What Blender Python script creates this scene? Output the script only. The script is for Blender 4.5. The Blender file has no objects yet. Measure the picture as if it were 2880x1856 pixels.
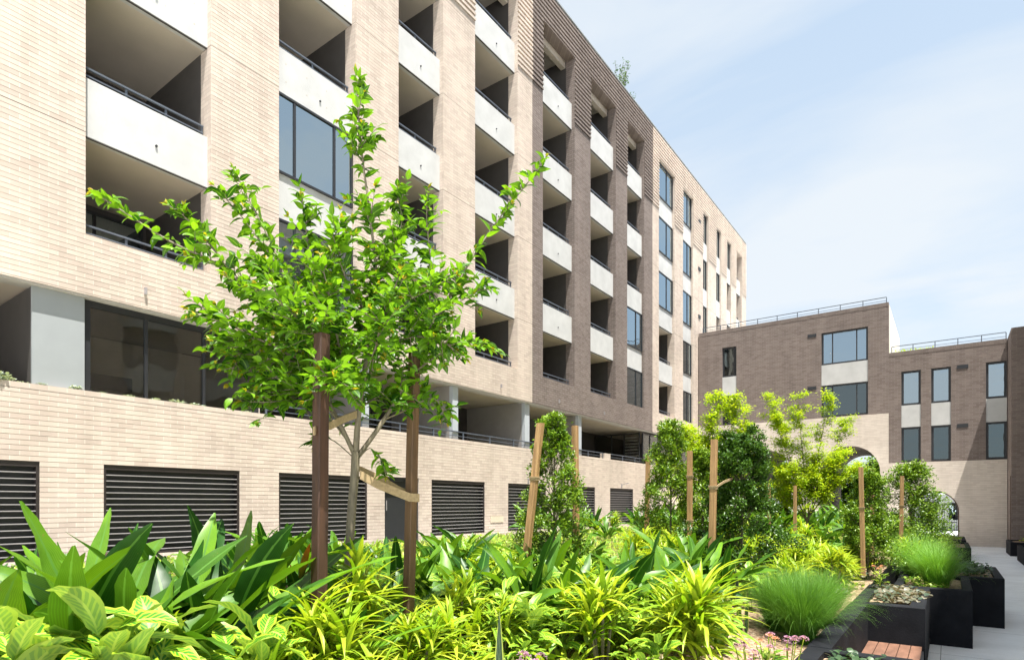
import bpy, math, random
import numpy as np
from mathutils import Vector, Matrix
random.seed(7); rng = np.random.default_rng(7)
PI = math.pi
sc = bpy.context.scene; C = sc.collection

# ------------------------------------------------------------------ camera
F = 1695.0; A0 = math.atan(1228/F); SA, CA = math.sin(A0), math.cos(A0); EYE = 2.25
cd = bpy.data.cameras.new('camera'); cam = bpy.data.objects.new('camera', cd); C.objects.link(cam)
cam.location = (0, 0, EYE); cam.rotation_euler = (PI/2, 0, A0)
cd.sensor_width = 36; cd.lens = 36*F/2880; cd.shift_y = (1416-928)/2880.0
cd.clip_start = .05; cd.clip_end = 1500
sc.camera = cam
# ------------------------------------------------------------------ light
SUN = Vector((-.27, .15, -1)).normalized()
EL = math.asin(-SUN.z); AZ = math.atan2(-SUN.x, -SUN.y)
W = bpy.data.worlds.new('World'); sc.world = W; W.use_nodes = True
nt = W.node_tree; N = nt.nodes; Lk = nt.links; N.clear()
sky = N.new('ShaderNodeTexSky'); sky.sky_type = 'NISHITA'; sky.sun_disc = False
sky.sun_elevation = EL; sky.sun_rotation = AZ; sky.air_density = 1.0; sky.dust_density = 1.2; sky.ozone_density = 1.5
tc = N.new('ShaderNodeTexCoord'); sx = N.new('ShaderNodeSeparateXYZ'); Lk.new(tc.outputs['Generated'], sx.inputs[0])
def wm(op, a, b=None, clamp=False):
    n = N.new('ShaderNodeMath'); n.operation = op; n.use_clamp = clamp
    for i, v in enumerate((a, b)):
        if v is None: continue
        if isinstance(v, (int, float)): n.inputs[i].default_value = v
        else: Lk.new(v, n.inputs[i])
    return n.outputs[0]
den = wm('ADD', wm('MAXIMUM', sx.outputs[2], 0.0), .22)
cx = N.new('ShaderNodeCombineXYZ')
Lk.new(wm('DIVIDE', sx.outputs[0], den), cx.inputs[0]); Lk.new(wm('DIVIDE', sx.outputs[1], den), cx.inputs[1])
mp = N.new('ShaderNodeMapping'); mp.inputs['Rotation'].default_value = (0, 0, .5); mp.inputs['Scale'].default_value = (.55, 1.25, 1); mp.inputs['Location'].default_value = (2.1, .4, 0)
Lk.new(cx.outputs[0], mp.inputs[0])
nz = N.new('ShaderNodeTexNoise'); nz.inputs['Scale'].default_value = 1.5; nz.inputs['Detail'].default_value = 7; nz.inputs['Roughness'].default_value = .52; nz.inputs['Distortion'].default_value = .5
Lk.new(mp.outputs[0], nz.inputs['Vector'])
lowc = wm('MULTIPLY', wm('SUBTRACT', .62, sx.outputs[2], True), 1.1)
cl = wm('ADD', wm('MULTIPLY', wm('SUBTRACT', nz.outputs[0], .44), 4.0, True), wm('MULTIPLY', lowc, .9), True)
cl = wm('MULTIPLY', cl, .80)
hz = N.new('ShaderNodeMix'); hz.data_type = 'RGBA'; hz.inputs['Factor'].default_value = .84
Lk.new(sky.outputs[0], hz.inputs['A']); hz.inputs['B'].default_value = (1.18, 1.42, 1.62, 1)
cb = N.new('ShaderNodeMix'); cb.data_type = 'RGBA'
Lk.new(cl, cb.inputs['Factor']); Lk.new(hz.outputs['Result'], cb.inputs['A']); cb.inputs['B'].default_value = (1.84, 1.93, 2.00, 1)
bg = N.new('ShaderNodeBackground'); bg.inputs['Strength'].default_value = .135
Lk.new(cb.outputs['Result'], bg.inputs['Color'])
wo = N.new('ShaderNodeOutputWorld'); Lk.new(bg.outputs[0], wo.inputs[0])
sl = bpy.data.lights.new('sun', 'SUN'); sl.energy = 3.6; sl.angle = math.radians(.5); sl.color = (1, .965, .9)
so = bpy.data.objects.new('sun', sl); C.objects.link(so); so.location = (8, -6, 30)
so.rotation_euler = SUN.to_track_quat('-Z', 'Y').to_euler()
sc.render.engine = 'CYCLES'
sc.view_settings.view_transform = 'Standard'; sc.view_settings.look = 'None'; sc.view_settings.exposure = 1.87; sc.view_settings.gamma = 1
sc.cycles.max_bounces = 8; sc.cycles.transparent_max_bounces = 12

# ------------------------------------------------------------------ helpers
def G(px, t):                        # a spot on the ground plan seen in direction px at depth t
    r = (px-1440)/F
    return t*(-SA+r*CA), t*(CA+r*SA)
def Q(px, py, t):
    x, y = G(px, t); return (x, y, EYE+(1416-py)*t/F)
ORG = {}
class MB:
    def __init__(s): s.v = []; s.f = []
    def box(s, x0, x1, y0, y1, z0, z1):
        b = len(s.v)
        s.v += [(x0,y0,z0),(x1,y0,z0),(x1,y1,z0),(x0,y1,z0),(x0,y0,z1),(x1,y0,z1),(x1,y1,z1),(x0,y1,z1)]
        s.f += [(b,b+3,b+2,b+1),(b+4,b+5,b+6,b+7),(b,b+1,b+5,b+4),(b+1,b+2,b+6,b+5),(b+2,b+3,b+7,b+6),(b+3,b,b+4,b+7)]
        return s
    def poly(s, pts): b = len(s.v); s.v += pts; s.f.append(tuple(range(b, b+len(pts)))); return s
    def tube(s, pts, rad, n=7, cap=True):
        pts = [Vector(p) for p in pts]; b = len(s.v); m = len(pts)
        if isinstance(rad, (int, float)): rad = [rad]*m
        for i, p in enumerate(pts):
            d = (pts[min(i+1, m-1)]-pts[max(i-1, 0)]).normalized()
            u = d.cross(Vector((.31, .95, .05)) if abs(d.z) > .9 else Vector((0, 0, 1))).normalized(); w = d.cross(u)
            for k in range(n):
                a = 2*PI*k/n; s.v.append(tuple(p+(u*math.cos(a)+w*math.sin(a))*rad[i]))
        for i in range(m-1):
            for k in range(n):
                k2 = (k+1) % n; s.f.append((b+i*n+k, b+i*n+k2, b+(i+1)*n+k2, b+(i+1)*n+k))
        if cap: s.f.append(tuple(b+(m-1)*n+k for k in range(n))); s.f.append(tuple(b+n-1-k for k in range(n)))
        return s
    def bar(s, p, q, w, h):          # rectangular bar between two points
        p = Vector(p); q = Vector(q); d = (q-p).normalized()
        u = d.cross(Vector((0, 0, 1)) if abs(d.z) < .95 else Vector((0, 1, 0))).normalized(); k = d.cross(u)
        b = len(s.v)
        for e in (p, q):
            for su, sk in ((-1,-1),(1,-1),(1,1),(-1,1)): s.v.append(tuple(e+u*su*w/2+k*sk*h/2))
        s.f += [(b,b+3,b+2,b+1),(b+4,b+5,b+6,b+7)]+[(b+i,b+(i+1)%4,b+4+(i+1)%4,b+4+i) for i in range(4)]
        return s
    def build(s, name, mat, parent=None, smooth=False, label=None):
        o3 = ORG.get(parent.name, (0,0,0)) if parent else (0,0,0)
        me = bpy.data.meshes.new(name)
        me.from_pydata([(x-o3[0], y-o3[1], z-o3[2]) for x, y, z in s.v], [], s.f); me.update()
        if smooth: me.polygons.foreach_set('use_smooth', [True]*len(me.polygons))
        o = bpy.data.objects.new(name, me); C.objects.link(o); me.materials.append(mat)
        if parent: o.parent = parent
        ORG[o.name] = o3
        if label: o['label'] = label
        return o
def thing(name, label, cat, loc=(0,0,0), group=None):
    o = bpy.data.objects.new(name, None); C.objects.link(o); o.location = loc; o.empty_display_size = .1
    ORG[o.name] = tuple(loc); o['label'] = label; o['category'] = cat
    if group: o['group'] = group
    return o
def tag(o, label, cat, group=None):
    o['label'] = label; o['category'] = cat
    if group: o['group'] = group
    return o
def struct(o, label=None): o['kind'] = 'structure'; o['label'] = label or o.name.replace('_', ' '); return o
def dup(root, loc, rz, s, label, group=None):
    def cp(o, par):
        c = o.copy(); C.objects.link(c); c.parent = par
        for ch in o.children: cp(ch, c)
        return c
    r = cp(root, None); r.location = loc; r.rotation_euler = (0, 0, rz)
    r.scale = s if hasattr(s, '__len__') else (s, s, s)
    r['label'] = label
    if group: r['group'] = group
    return r

# ------------------------------------------------------------------ materials
def newmat(name):
    m = bpy.data.materials.new(name); m.use_nodes = True; n = m.node_tree
    return m, n.nodes, n.links, n.nodes['Principled BSDF']
def mth(N, L, op, a, b=None, c=None, clamp=False):
    n = N.new('ShaderNodeMath'); n.operation = op; n.use_clamp = clamp
    for i, v in enumerate((a, b, c)):
        if v is None: continue
        if isinstance(v, (int, float)): n.inputs[i].default_value = v
        else: L.new(v, n.inputs[i])
    return n.outputs[0]
def ramp(N, L, fac, stops):
    r = N.new('ShaderNodeValToRGB'); e = r.color_ramp.elements
    while len(e) < len(stops): e.new(.5)
    for q, (p, c) in zip(e, stops): q.position = p; q.color = (*c, 1)
    L.new(fac, r.inputs[0]); return r.outputs[0]
def mixc(N, L, f, a, b, mode='MIX'):
    n = N.new('ShaderNodeMix'); n.data_type = 'RGBA'; n.blend_type = mode
    for k, v in (('Factor', f), ('A', a), ('B', b)):
        s = n.inputs[k]
        if isinstance(v, (int, float)): s.default_value = v
        elif isinstance(v, tuple): s.default_value = (*v, 1)
        else: L.new(v, s)
    return n.outputs['Result']
def noise(N, L, scale, detail=4, vec=None, rough=.55):
    n = N.new('ShaderNodeTexNoise'); n.inputs['Scale'].default_value = scale; n.inputs['Detail'].default_value = detail; n.inputs['Roughness'].default_value = rough
    if vec is not None: L.new(vec, n.inputs['Vector'])
    return n.outputs[0]
def plain(name, col, rough=.6, var=.12, sc_=3.0, bump=0, metal=0, spec=.5):
    m, N, L, B = newmat(name); g = N.new('ShaderNodeNewGeometry')
    f = noise(N, L, sc_, 5, g.outputs['Position'])
    a = tuple(c*(1-var) for c in col); b = tuple(min(1, c*(1+var)) for c in col)
    L.new(ramp(N, L, f, [(.3, a), (.7, b)]), B.inputs['Base Color'])
    B.inputs['Roughness'].default_value = rough; B.inputs['Metallic'].default_value = metal; B.inputs['Specular IOR Level'].default_value = spec
    if bump:
        bn = N.new('ShaderNodeBump'); bn.inputs['Strength'].default_value = bump; bn.inputs['Distance'].default_value = .01
        L.new(noise(N, L, sc_*14, 4, g.outputs['Position']), bn.inputs['Height']); L.new(bn.outputs[0], B.inputs['Normal'])
    return m
CH = .0948; BL = .29
def brick(name, cols, mortar_v, mortar_h_shaded, horiz=True, soldier=None):
    m, N, L, B = newmat(name); g = N.new('ShaderNodeNewGeometry'); s = N.new('ShaderNodeSeparateXYZ'); L.new(g.outputs['Position'], s.inputs[0])
    u = mth(N, L, 'ADD', s.outputs[0], s.outputs[1]); z = mth(N, L, 'DIVIDE', s.outputs[2], CH)
    row = mth(N, L, 'FLOOR', z); fz = mth(N, L, 'FRACT', z)
    uu = mth(N, L, 'ADD', mth(N, L, 'DIVIDE', u, BL), mth(N, L, 'MULTIPLY', row, .5)); fu = mth(N, L, 'FRACT', uu); cu = mth(N, L, 'FLOOR', uu)
    cv = N.new('ShaderNodeCombineXYZ'); L.new(cu, cv.inputs[0]); L.new(row, cv.inputs[1])
    wn = N.new('ShaderNodeTexWhiteNoise'); wn.noise_dimensions = '2D'; L.new(cv.outputs[0], wn.inputs['Vector'])
    k = len(cols); col = ramp(N, L, wn.outputs['Value'], [(i/(k-1), c) for i, c in enumerate(cols)])
    big = noise(N, L, .45, 3, g.outputs['Position']); col = mixc(N, L, .5, col, ramp(N, L, big, [(.3, (.8,.8,.8)), (.7, (1.15,1.15,1.15))]), 'MULTIPLY')
    mask_v = mth(N, L, 'LESS_THAN', fu, .045); col = mixc(N, L, mask_v, col, mortar_v)
    mask_h = mth(N, L, 'GREATER_THAN', fz, .89); col = mixc(N, L, mask_h, col, mortar_h_shaded)  # shade of the raked bed joints put into their mortar colour
    sj = mth(N, L, 'LESS_THAN', mth(N, L, 'FRACT', mth(N, L, 'DIVIDE', mth(N, L, 'SUBTRACT', s.outputs[2], 9.47), 3.2)), .0055)
    sj = mth(N, L, 'MULTIPLY', sj, mth(N, L, 'GREATER_THAN', s.outputs[2], 8.0)); col = mixc(N, L, mth(N, L, 'MULTIPLY', sj, .75), col, (.10,.085,.07))
    sv = N.new('ShaderNodeMapping'); sv.inputs['Scale'].default_value = (2.2, 2.2, .22); L.new(g.outputs['Position'], sv.inputs[0])
    col = mixc(N, L, .35, col, ramp(N, L, noise(N, L, 1.0, 5, sv.outputs[0]), [(.35, (.78,.77,.75)), (.6, (1.08,1.08,1.08))]), 'MULTIPLY')
    L.new(col, B.inputs['Base Color']); B.inputs['Roughness'].default_value = .85; B.inputs['Specular IOR Level'].default_value = .25
    hh = mth(N, L, 'MULTIPLY', noise(N, L, 38, 3, g.outputs['Position']), .35)
    hh = mth(N, L, 'ADD', hh, mth(N, L, 'MULTIPLY', wn.outputs['Value'], .4))
    if horiz:
        hh = mth(N, L, 'SUBTRACT', hh, mth(N, L, 'MULTIPLY', mask_h, 1.6)); hh = mth(N, L, 'SUBTRACT', hh, mth(N, L, 'MULTIPLY', mask_v, 1.0))
    bn = N.new('ShaderNodeBump'); bn.inputs['Strength'].default_value = .5; bn.inputs['Distance'].default_value = .007
    L.new(hh, bn.inputs['Height']); L.new(bn.outputs[0], B.inputs['Normal'])
    return m
TAN = [(.485,.405,.345), (.525,.44,.375), (.555,.472,.40), (.585,.50,.425), (.535,.44,.38)]
DRK = [(.168,.135,.120), (.185,.150,.133), (.20,.165,.147), (.222,.182,.163), (.178,.146,.132)]
LTN = [(.56,.49,.42), (.60,.53,.46), (.64,.57,.495), (.58,.505,.44)]
M = {}
M['tan'] = brick('cream_brick', TAN, (.61,.545,.475), (.43,.365,.315), False)
M['dark'] = brick('brown_brick', DRK, (.33,.27,.24), (.07,.055,.05), False)
M['tanb'] = brick('cream_brick_flush', LTN, (.62,.52,.46), (.40,.32,.28))
M['darkb'] = brick('brown_brick_flush', DRK, (.27,.22,.20), (.13,.10,.09))
M['conc'] = plain('white_concrete', (.49,.49,.48), .75, .09, 1.6, .3)
M['soffit'] = plain('concrete_soffit', (.52,.46,.39), .8, .08, .8)
M['greyw'] = plain('dark_grey_render', (.058,.052,.048), .8, .08)
M['party'] = plain('grey_party_wall', (.30,.28,.265), .8, .06)
M['blade'] = plain('pale_blue_render', (.42,.45,.48), .6, .03)
M['panel'] = plain('pale_grey_panel', (.30,.32,.33), .5, .03)
M['black'] = plain('black_metal', (.02,.021,.024), .45, .1)
M['bronze'] = plain('dark_bronze_metal', (.028,.022,.021), .45, .1)
M['slat'] = plain('louvre_slat_metal', (.36,.34,.345), .4, .08, 3, 0, .3)
M['rail'] = plain('rail_grey_metal', (.085,.10,.125), .4, .1)
M['planter'] = plain('charcoal_planter', (.013,.014,.017), .7, .25, 4, .25, 0, .10)
M['floorin'] = plain('terrace_tile', (.42,.40,.37), .7, .06)
M['white'] = plain('white_paint', (.8,.8,.8), .6, .03)
M['room'] = plain('room_plaster', (.55,.50,.44), .8, .05)
M['copper'] = plain('bronze_liner', (.10,.065,.05), .45, .1, metal=.4)
def wood(name, a, b, scale=(30,30,2)):
    m, N, L, B = newmat(name); t = N.new('ShaderNodeTexCoord'); mp = N.new('ShaderNodeMapping'); mp.inputs['Scale'].default_value = scale
    L.new(t.outputs['Object'], mp.inputs[0]); f = noise(N, L, 1.0, 6, mp.outputs[0], .65)
    L.new(ramp(N, L, f, [(.3, a), (.5, tuple((x+y)/2 for x, y in zip(a, b))), (.7, b)]), B.inputs['Base Color']); B.inputs['Roughness'].default_value = .65
    bn = N.new('ShaderNodeBump'); bn.inputs['Strength'].default_value = .4; bn.inputs['Distance'].default_value = .004; L.new(f, bn.inputs['Height']); L.new(bn.outputs[0], B.inputs['Normal'])
    return m
M['redstake'] = wood('red_hardwood', (.028,.012,.006), (.085,.036,.016))
M['brnstake'] = wood('brown_hardwood', (.06,.032,.015), (.19,.105,.045))
M['stake'] = wood('orange_hardwood', (.20,.11,.045), (.46,.28,.12))
M['bark'] = wood('grey_brown_bark', (.09,.075,.05), (.24,.20,.13), (40,40,8))
M['deck'] = wood('red_timber', (.12,.058,.035), (.21,.105,.066), (12,3,12))
M['strap'] = plain('hessian_webbing', (.33,.24,.13), .9, .2, 60)
def glass(name, tint, refl, back):
    m, N, L, B = newmat(name); N.remove(B); out = N['Material Output']
    gl = N.new('ShaderNodeBsdfGlossy'); gl.inputs['Roughness'].default_value = .012; gl.inputs['Color'].default_value = (*tint, 1)
    tr = N.new('ShaderNodeBsdfTransparent'); tr.inputs['Color'].default_value = (*back, 1)
    fr = N.new('ShaderNodeFresnel'); fr.inputs['IOR'].default_value = 1.6
    f = mth(N, L, 'ADD', mth(N, L, 'MULTIPLY', fr.outputs[0], .8), refl, clamp=True)
    g = N.new('ShaderNodeNewGeometry'); bn = N.new('ShaderNodeBump'); bn.inputs['Strength'].default_value = .22; bn.inputs['Distance'].default_value = .05
    L.new(noise(N, L, .9, 2, g.outputs['Position']), bn.inputs['Height']); L.new(bn.outputs[0], gl.inputs['Normal'])
    mx = N.new('ShaderNodeMixShader'); L.new(f, mx.inputs[0]); L.new(tr.outputs[0], mx.inputs[1]); L.new(gl.outputs[0], mx.inputs[2]); L.new(mx.outputs[0], out.inputs[0])
    return m
M['glass'] = glass('window_glass', (.70,.84,.91), .48, (.40,.44,.46))
M['glasst'] = glass('terrace_glass', (.9,.95,1.0), .03, (.74,.73,.70))
M['glasse'] = glass('end_glass', (.74,.84,.89), .46, (.32,.38,.38))
M['glassd'] = glass('dark_glass', (.70,.82,.84), .14, (.22,.25,.25))
# ground
def ground_mat():
    m, N, L, B = newmat('pale_paving'); g = N.new('ShaderNodeNewGeometry'); s = N.new('ShaderNodeSeparateXYZ'); L.new(g.outputs['Position'], s.inputs[0])
    base = ramp(N, L, noise(N, L, 1.1, 6, g.outputs['Position'], .6), [(.3, (.80,.81,.805)), (.7, (.88,.89,.885))])
    fine = ramp(N, L, noise(N, L, 60, 3, g.outputs['Position'], .6), [(.3, (.9,.9,.9)), (.7, (1.06,1.06,1.06))])
    col = mixc(N, L, 1.0, base, fine, 'MULTIPLY')
    jx = mth(N, L, 'LESS_THAN', mth(N, L, 'FRACT', mth(N, L, 'DIVIDE', mth(N, L, 'ADD', s.outputs[0], .1), 2.4)), .004)
    jy = mth(N, L, 'LESS_THAN', mth(N, L, 'FRACT', mth(N, L, 'DIVIDE', mth(N, L, 'ADD', s.outputs[1], .9), 2.4)), .005)
    col = mixc(N, L, mth(N, L, 'MAXIMUM', jx, jy), col, (.30,.30,.30))
    col = mixc(N, L, .6, col, ramp(N, L, noise(N, L, .5, 7, g.outputs['Position'], .7), [(.35, (.80,.79,.77)), (.6, (1.05,1.05,1.05))]), 'MULTIPLY')
    L.new(col, B.inputs['Base Color']); B.inputs['Roughness'].default_value = .75; B.inputs['Specular IOR Level'].default_value = .3
    return m
M['pave'] = ground_mat()
def mulch_mat():
    m, N, L, B = newmat('bark_mulch'); g = N.new('ShaderNodeNewGeometry'); v = N.new('ShaderNodeTexVoronoi'); v.inputs['Scale'].default_value = 42
    L.new(g.outputs['Position'], v.inputs['Vector']); sp = N.new('ShaderNodeSeparateColor'); L.new(v.outputs['Color'], sp.inputs[0])
    col = ramp(N, L, sp.outputs[0], [(0, (.10,.06,.035)), (.4, (.26,.17,.10)), (.75, (.34,.24,.15)), (1, (.42,.33,.23))])
    L.new(col, B.inputs['Base Color']); B.inputs['Roughness'].default_value = .95
    bn = N.new('ShaderNodeBump'); bn.inputs['Distance'].default_value = .02; L.new(sp.outputs[1], bn.inputs['Height']); L.new(bn.outputs[0], B.inputs['Normal'])
    return m
M['mulch'] = mulch_mat()
# leaves
def leaf_mat(name, a, b, tip=None, stripe=None, back=None, trans=.35, rough=.42, midrib=None, edge=None, spec=.35, veins=0):
    m, N, L, B = newmat(name); g = N.new('ShaderNodeNewGeometry'); uv = N.new('ShaderNodeUVMap'); s = N.new('ShaderNodeSeparateXYZ'); L.new(uv.outputs[0], s.inputs[0])
    U, V = s.outputs[0], s.outputs[1]
    col = ramp(N, L, g.outputs['Random Per Island'], [(0, a), (.5, tuple((x+y)/2 for x, y in zip(a, b))), (1, b)])
    vv = mth(N, L, 'ABSOLUTE', mth(N, L, 'SUBTRACT', V, .5))
    if stripe:          # feathered bands running from the midrib to the edge
        w = mth(N, L, 'SINE', mth(N, L, 'ADD', mth(N, L, 'MULTIPLY', U, 62), mth(N, L, 'MULTIPLY', vv, -26)))
        w = mth(N, L, 'ADD', w, mth(N, L, 'MULTIPLY', noise(N, L, 30, 2, g.outputs['Position']), .8))
        msk = mth(N, L, 'MULTIPLY', mth(N, L, 'GREATER_THAN', w, .15), mth(N, L, 'LESS_THAN', vv, .42))
        msk = mth(N, L, 'MULTIPLY', msk, mth(N, L, 'GREATER_THAN', vv, .04))
        col = mixc(N, L, msk, col, stripe)
    tone = ramp(N, L, noise(N, L, 5, 3, g.outputs['Position']), [(.3, (.62,.68,.6)), (.5, (1,1,1)), (.72, (1.28,1.2,1.0))]); col = mixc(N, L, .8, col, tone, 'MULTIPLY')
    if veins:
        vw = mth(N, L, 'SINE', mth(N, L, 'MULTIPLY', V, veins)); col = mixc(N, L, .30, col, ramp(N, L, vw, [(0, (.45,.5,.45)), (.6, (1.15,1.15,1.1))]), 'MULTIPLY')
    bl = mth(N, L, 'GREATER_THAN', noise(N, L, 26, 4, g.outputs['Position'], .7), .69); col = mixc(N, L, mth(N, L, 'MULTIPLY', bl, .6), col, (.22,.15,.05))
    if edge: col = mixc(N, L, mth(N, L, 'GREATER_THAN', vv, .36), col, edge)
    if midrib: col = mixc(N, L, mth(N, L, 'LESS_THAN', vv, .05), col, midrib)
    if tip: col = mixc(N, L, mth(N, L, 'POWER', U, 2.0), col, tip)
    if back: col = mixc(N, L, mth(N, L, 'MULTIPLY', g.outputs['Backfacing'], .6 if stripe else 1.0), col, back)
    L.new(col, B.inputs['Base Color']); B.inputs['Roughness'].default_value = rough; B.inputs['Specular IOR Level'].default_value = spec
    tr = N.new('ShaderNodeBsdfTranslucent'); L.new(mixc(N, L, 1.0, col, (1.25,1.15,.45), 'MULTIPLY'), tr.inputs['Color'])
    mx = N.new('ShaderNodeMixShader'); mx.inputs[0].default_value = trans
    L.new(B.outputs[0], mx.inputs[1]); L.new(tr.outputs[0], mx.inputs[2]); L.new(mx.outputs[0], N['Material Output'].inputs[0])
    return m
M['l_tree'] = leaf_mat('tree_leaf', (.016,.080,.006), (.20,.42,.018), midrib=(.20,.38,.04), trans=.42, rough=.38)
M['l_new'] = leaf_mat('young_leaf', (.30,.34,.02), (.46,.36,.03), trans=.4)
M['l_asp'] = leaf_mat('broad_leaf', (.018,.085,.010), (.15,.32,.018), midrib=(.10,.24,.04), trans=.34, rough=.4, veins=90)
M['l_cal'] = leaf_mat('striped_leaf', (.20,.38,.02), (.34,.48,.03), stripe=(.045,.20,.016), midrib=(.42,.55,.10), edge=(.32,.45,.03), back=(.24,.38,.10), trans=.28)
M['l_dra'] = leaf_mat('yellow_strap_leaf', (.18,.36,.015), (.50,.58,.05), trans=.4, rough=.4)
M['l_fern'] = leaf_mat('lime_frond', (.28,.45,.02), (.44,.52,.04), midrib=(.15,.28,.02), trans=.45)
M['l_grass'] = leaf_mat('grass_blade', (.05,.21,.018), (.20,.44,.05), tip=(.24,.46,.09), trans=.35)
M['l_grassd'] = leaf_mat('deep_grass_blade', (.03,.13,.015), (.10,.27,.03), tip=(.16,.34,.05), trans=.3)
M['l_shrub'] = leaf_mat('small_dark_leaf', (.020,.060,.010), (.09,.19,.025), trans=.25, rough=.33)
M['l_shrubl'] = leaf_mat('small_green_leaf', (.05,.13,.012), (.24,.38,.035), trans=.3, rough=.35)
M['l_lime'] = leaf_mat('feathery_lime_leaf', (.24,.42,.012), (.50,.60,.03), trans=.48)
M['l_dark'] = leaf_mat('dark_round_leaf', (.016,.040,.018), (.055,.105,.040), trans=.12, rough=.4)
M['l_bronze'] = leaf_mat('bronze_green_leaf', (.05,.085,.05), (.20,.17,.12), trans=.15, back=(.25,.22,.19))
M['l_snake'] = leaf_mat('banded_sword_leaf', (.030,.055,.022), (.045,.075,.03), stripe=(.012,.03,.012), edge=(.25,.30,.05), trans=.08)
M['l_crot'] = leaf_mat('orange_leaf', (.10,.16,.02), (.22,.20,.02), tip=(.60,.16,.03), trans=.35)
M['l_silv'] = leaf_mat('silver_leaf', (.28,.36,.28), (.45,.52,.42), trans=.2)
M['l_cover'] = leaf_mat('ground_cover_leaf', (.08,.24,.015), (.40,.50,.05), back=(.30,.38,.20), trans=.3)
M['flower'] = leaf_mat('mauve_petal', (.42,.22,.40), (.60,.36,.50), trans=.3)
M['flowerp'] = leaf_mat('salmon_petal', (.62,.30,.22), (.70,.42,.34), trans=.3)

# vectorised leaves ------------------------------------------------
def prof_lance(s): return np.sin(np.pi*np.clip(s, 0, 1)**.8)**.75
def prof_stalk(s):
    q = np.clip((s-.30)/.70, 0, 1); return np.where(s < .30, .07, .07+.93*np.sin(np.pi*q**.85)**.8)
def prof_leafy(s): return np.sin(np.pi*np.clip(s, 0, 1)**.72)*(1-.25*s)+.01
def prof_strap(s): return np.minimum(1, s*6+.45)*(1-s**3.2)+.001
def prof_blade(s): return (1-s)**.6+.02
def prof_oval(s): return np.sin(np.pi*np.clip(s, 0, 1)**.9)**.6
class Leaves:
    def __init__(s): s.V = []; s.Fc = []; s.UV = []; s.n = 0
    def add(s, P, az, el, L, Wd, bend, S=6, prof=prof_lance, fold=.25, roll=None, wav=0, yawb=0):
        P = np.atleast_2d(np.asarray(P, float)); n = len(P)
        f = lambda a: np.broadcast_to(np.asarray(a, float), (n,)).copy()
        az, el, L, Wd, bend = map(f, (az, el, L, Wd, bend)); roll = f(0 if roll is None else roll)
        t = np.linspace(0, 1, S+1); tm = (t[:-1]+t[1:])/2
        e = el[:,None]-bend[:,None]*tm[None]**1.3; a = az[:,None]+yawb*tm[None]
        d = np.stack([np.cos(e)*np.cos(a), np.cos(e)*np.sin(a), np.sin(e)], -1)
        pos = np.concatenate([np.zeros((n,1,3)), np.cumsum(d, 1)], 1)*(L/S)[:,None,None]+P[:,None]
        dd = np.concatenate([d, d[:,-1:]], 1)
        a2 = az[:,None]*np.ones(S+1); side = np.stack([-np.sin(a2), np.cos(a2), np.zeros_like(a2)], -1)
        nor = np.cross(dd, side); cr = np.cos(roll)[:,None,None]; sr = np.sin(roll)[:,None,None]
        side2 = side*cr+nor*sr; nor2 = np.cross(dd, side2)
        w = prof(t)[None]*Wd[:,None]/2
        if wav: w = w*(1+.08*np.sin(t*14+az[:,None]*5)); 
        c0 = pos-nor2*(w*fold*0)[:,:,None]
        lf = pos-side2*w[:,:,None]*1.0-nor2*(w*fold)[:,:,None]*-1
        rt = pos+side2*w[:,:,None]*1.0-nor2*(w*fold)[:,:,None]*-1
        if wav:
            ww = (np.sin(t[None]*22+az[:,None]*7)*w*wav)[:,:,None]; lf = lf+nor2*ww; rt = rt-nor2*ww
        V = np.stack([lf, c0, rt], 2).reshape(-1, 3)
        k = (S+1)*3; base = (np.arange(n)*k)[:,None,None]; i = (np.arange(S)*3)[None,:,None]
        q = np.array([[3,4,1,0],[4,5,2,1]])
        Fq = (base[...,None]+i[...,None]+q[None,None]).reshape(-1, 4)+s.n
        uv = np.stack([np.repeat(t, 3), np.tile([0,.5,1], S+1)], -1); s.UV.append(np.tile(uv, (n, 1)))
        s.V.append(V); s.Fc.append(Fq); s.n += len(V); return s
    def build(s, name, mat, parent=None, org=None):
        V = np.concatenate(s.V); Fq = np.concatenate(s.Fc); UV = np.concatenate(s.UV)
        if org is None: org = ORG.get(parent.name, (0,0,0)) if parent else (0,0,0)
        V = V-np.array(org)
        me = bpy.data.meshes.new(name); me.vertices.add(len(V)); me.vertices.foreach_set('co', V.astype(np.float32).ravel())
        me.loops.add(Fq.size); me.loops.foreach_set('vertex_index', Fq.astype(np.int32).ravel())
        me.polygons.add(len(Fq)); me.polygons.foreach_set('loop_start', np.arange(0, Fq.size, 4, dtype=np.int32))
        me.polygons.foreach_set('use_smooth', np.ones(len(Fq), bool))
        ul = me.uv_layers.new(name='UVMap'); me.update(calc_edges=True)
        ul.data.foreach_set('uv', UV[Fq.ravel()].astype(np.float32).ravel())
        me.validate(); me.materials.append(mat)
        o = bpy.data.objects.new(name, me); C.objects.link(o)
        if parent: o.parent = parent
        ORG[o.name] = tuple(org); return o
U = lambda a, b, n=None: rng.uniform(a, b, n)

# ================================================================== SETTING
struct(MB().poly([(-300,-300,0),(300,-300,0),(300,500,0),(-300,500,0)]).build('ground', M['pave']), 'pale concrete paving of the courtyard')

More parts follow.
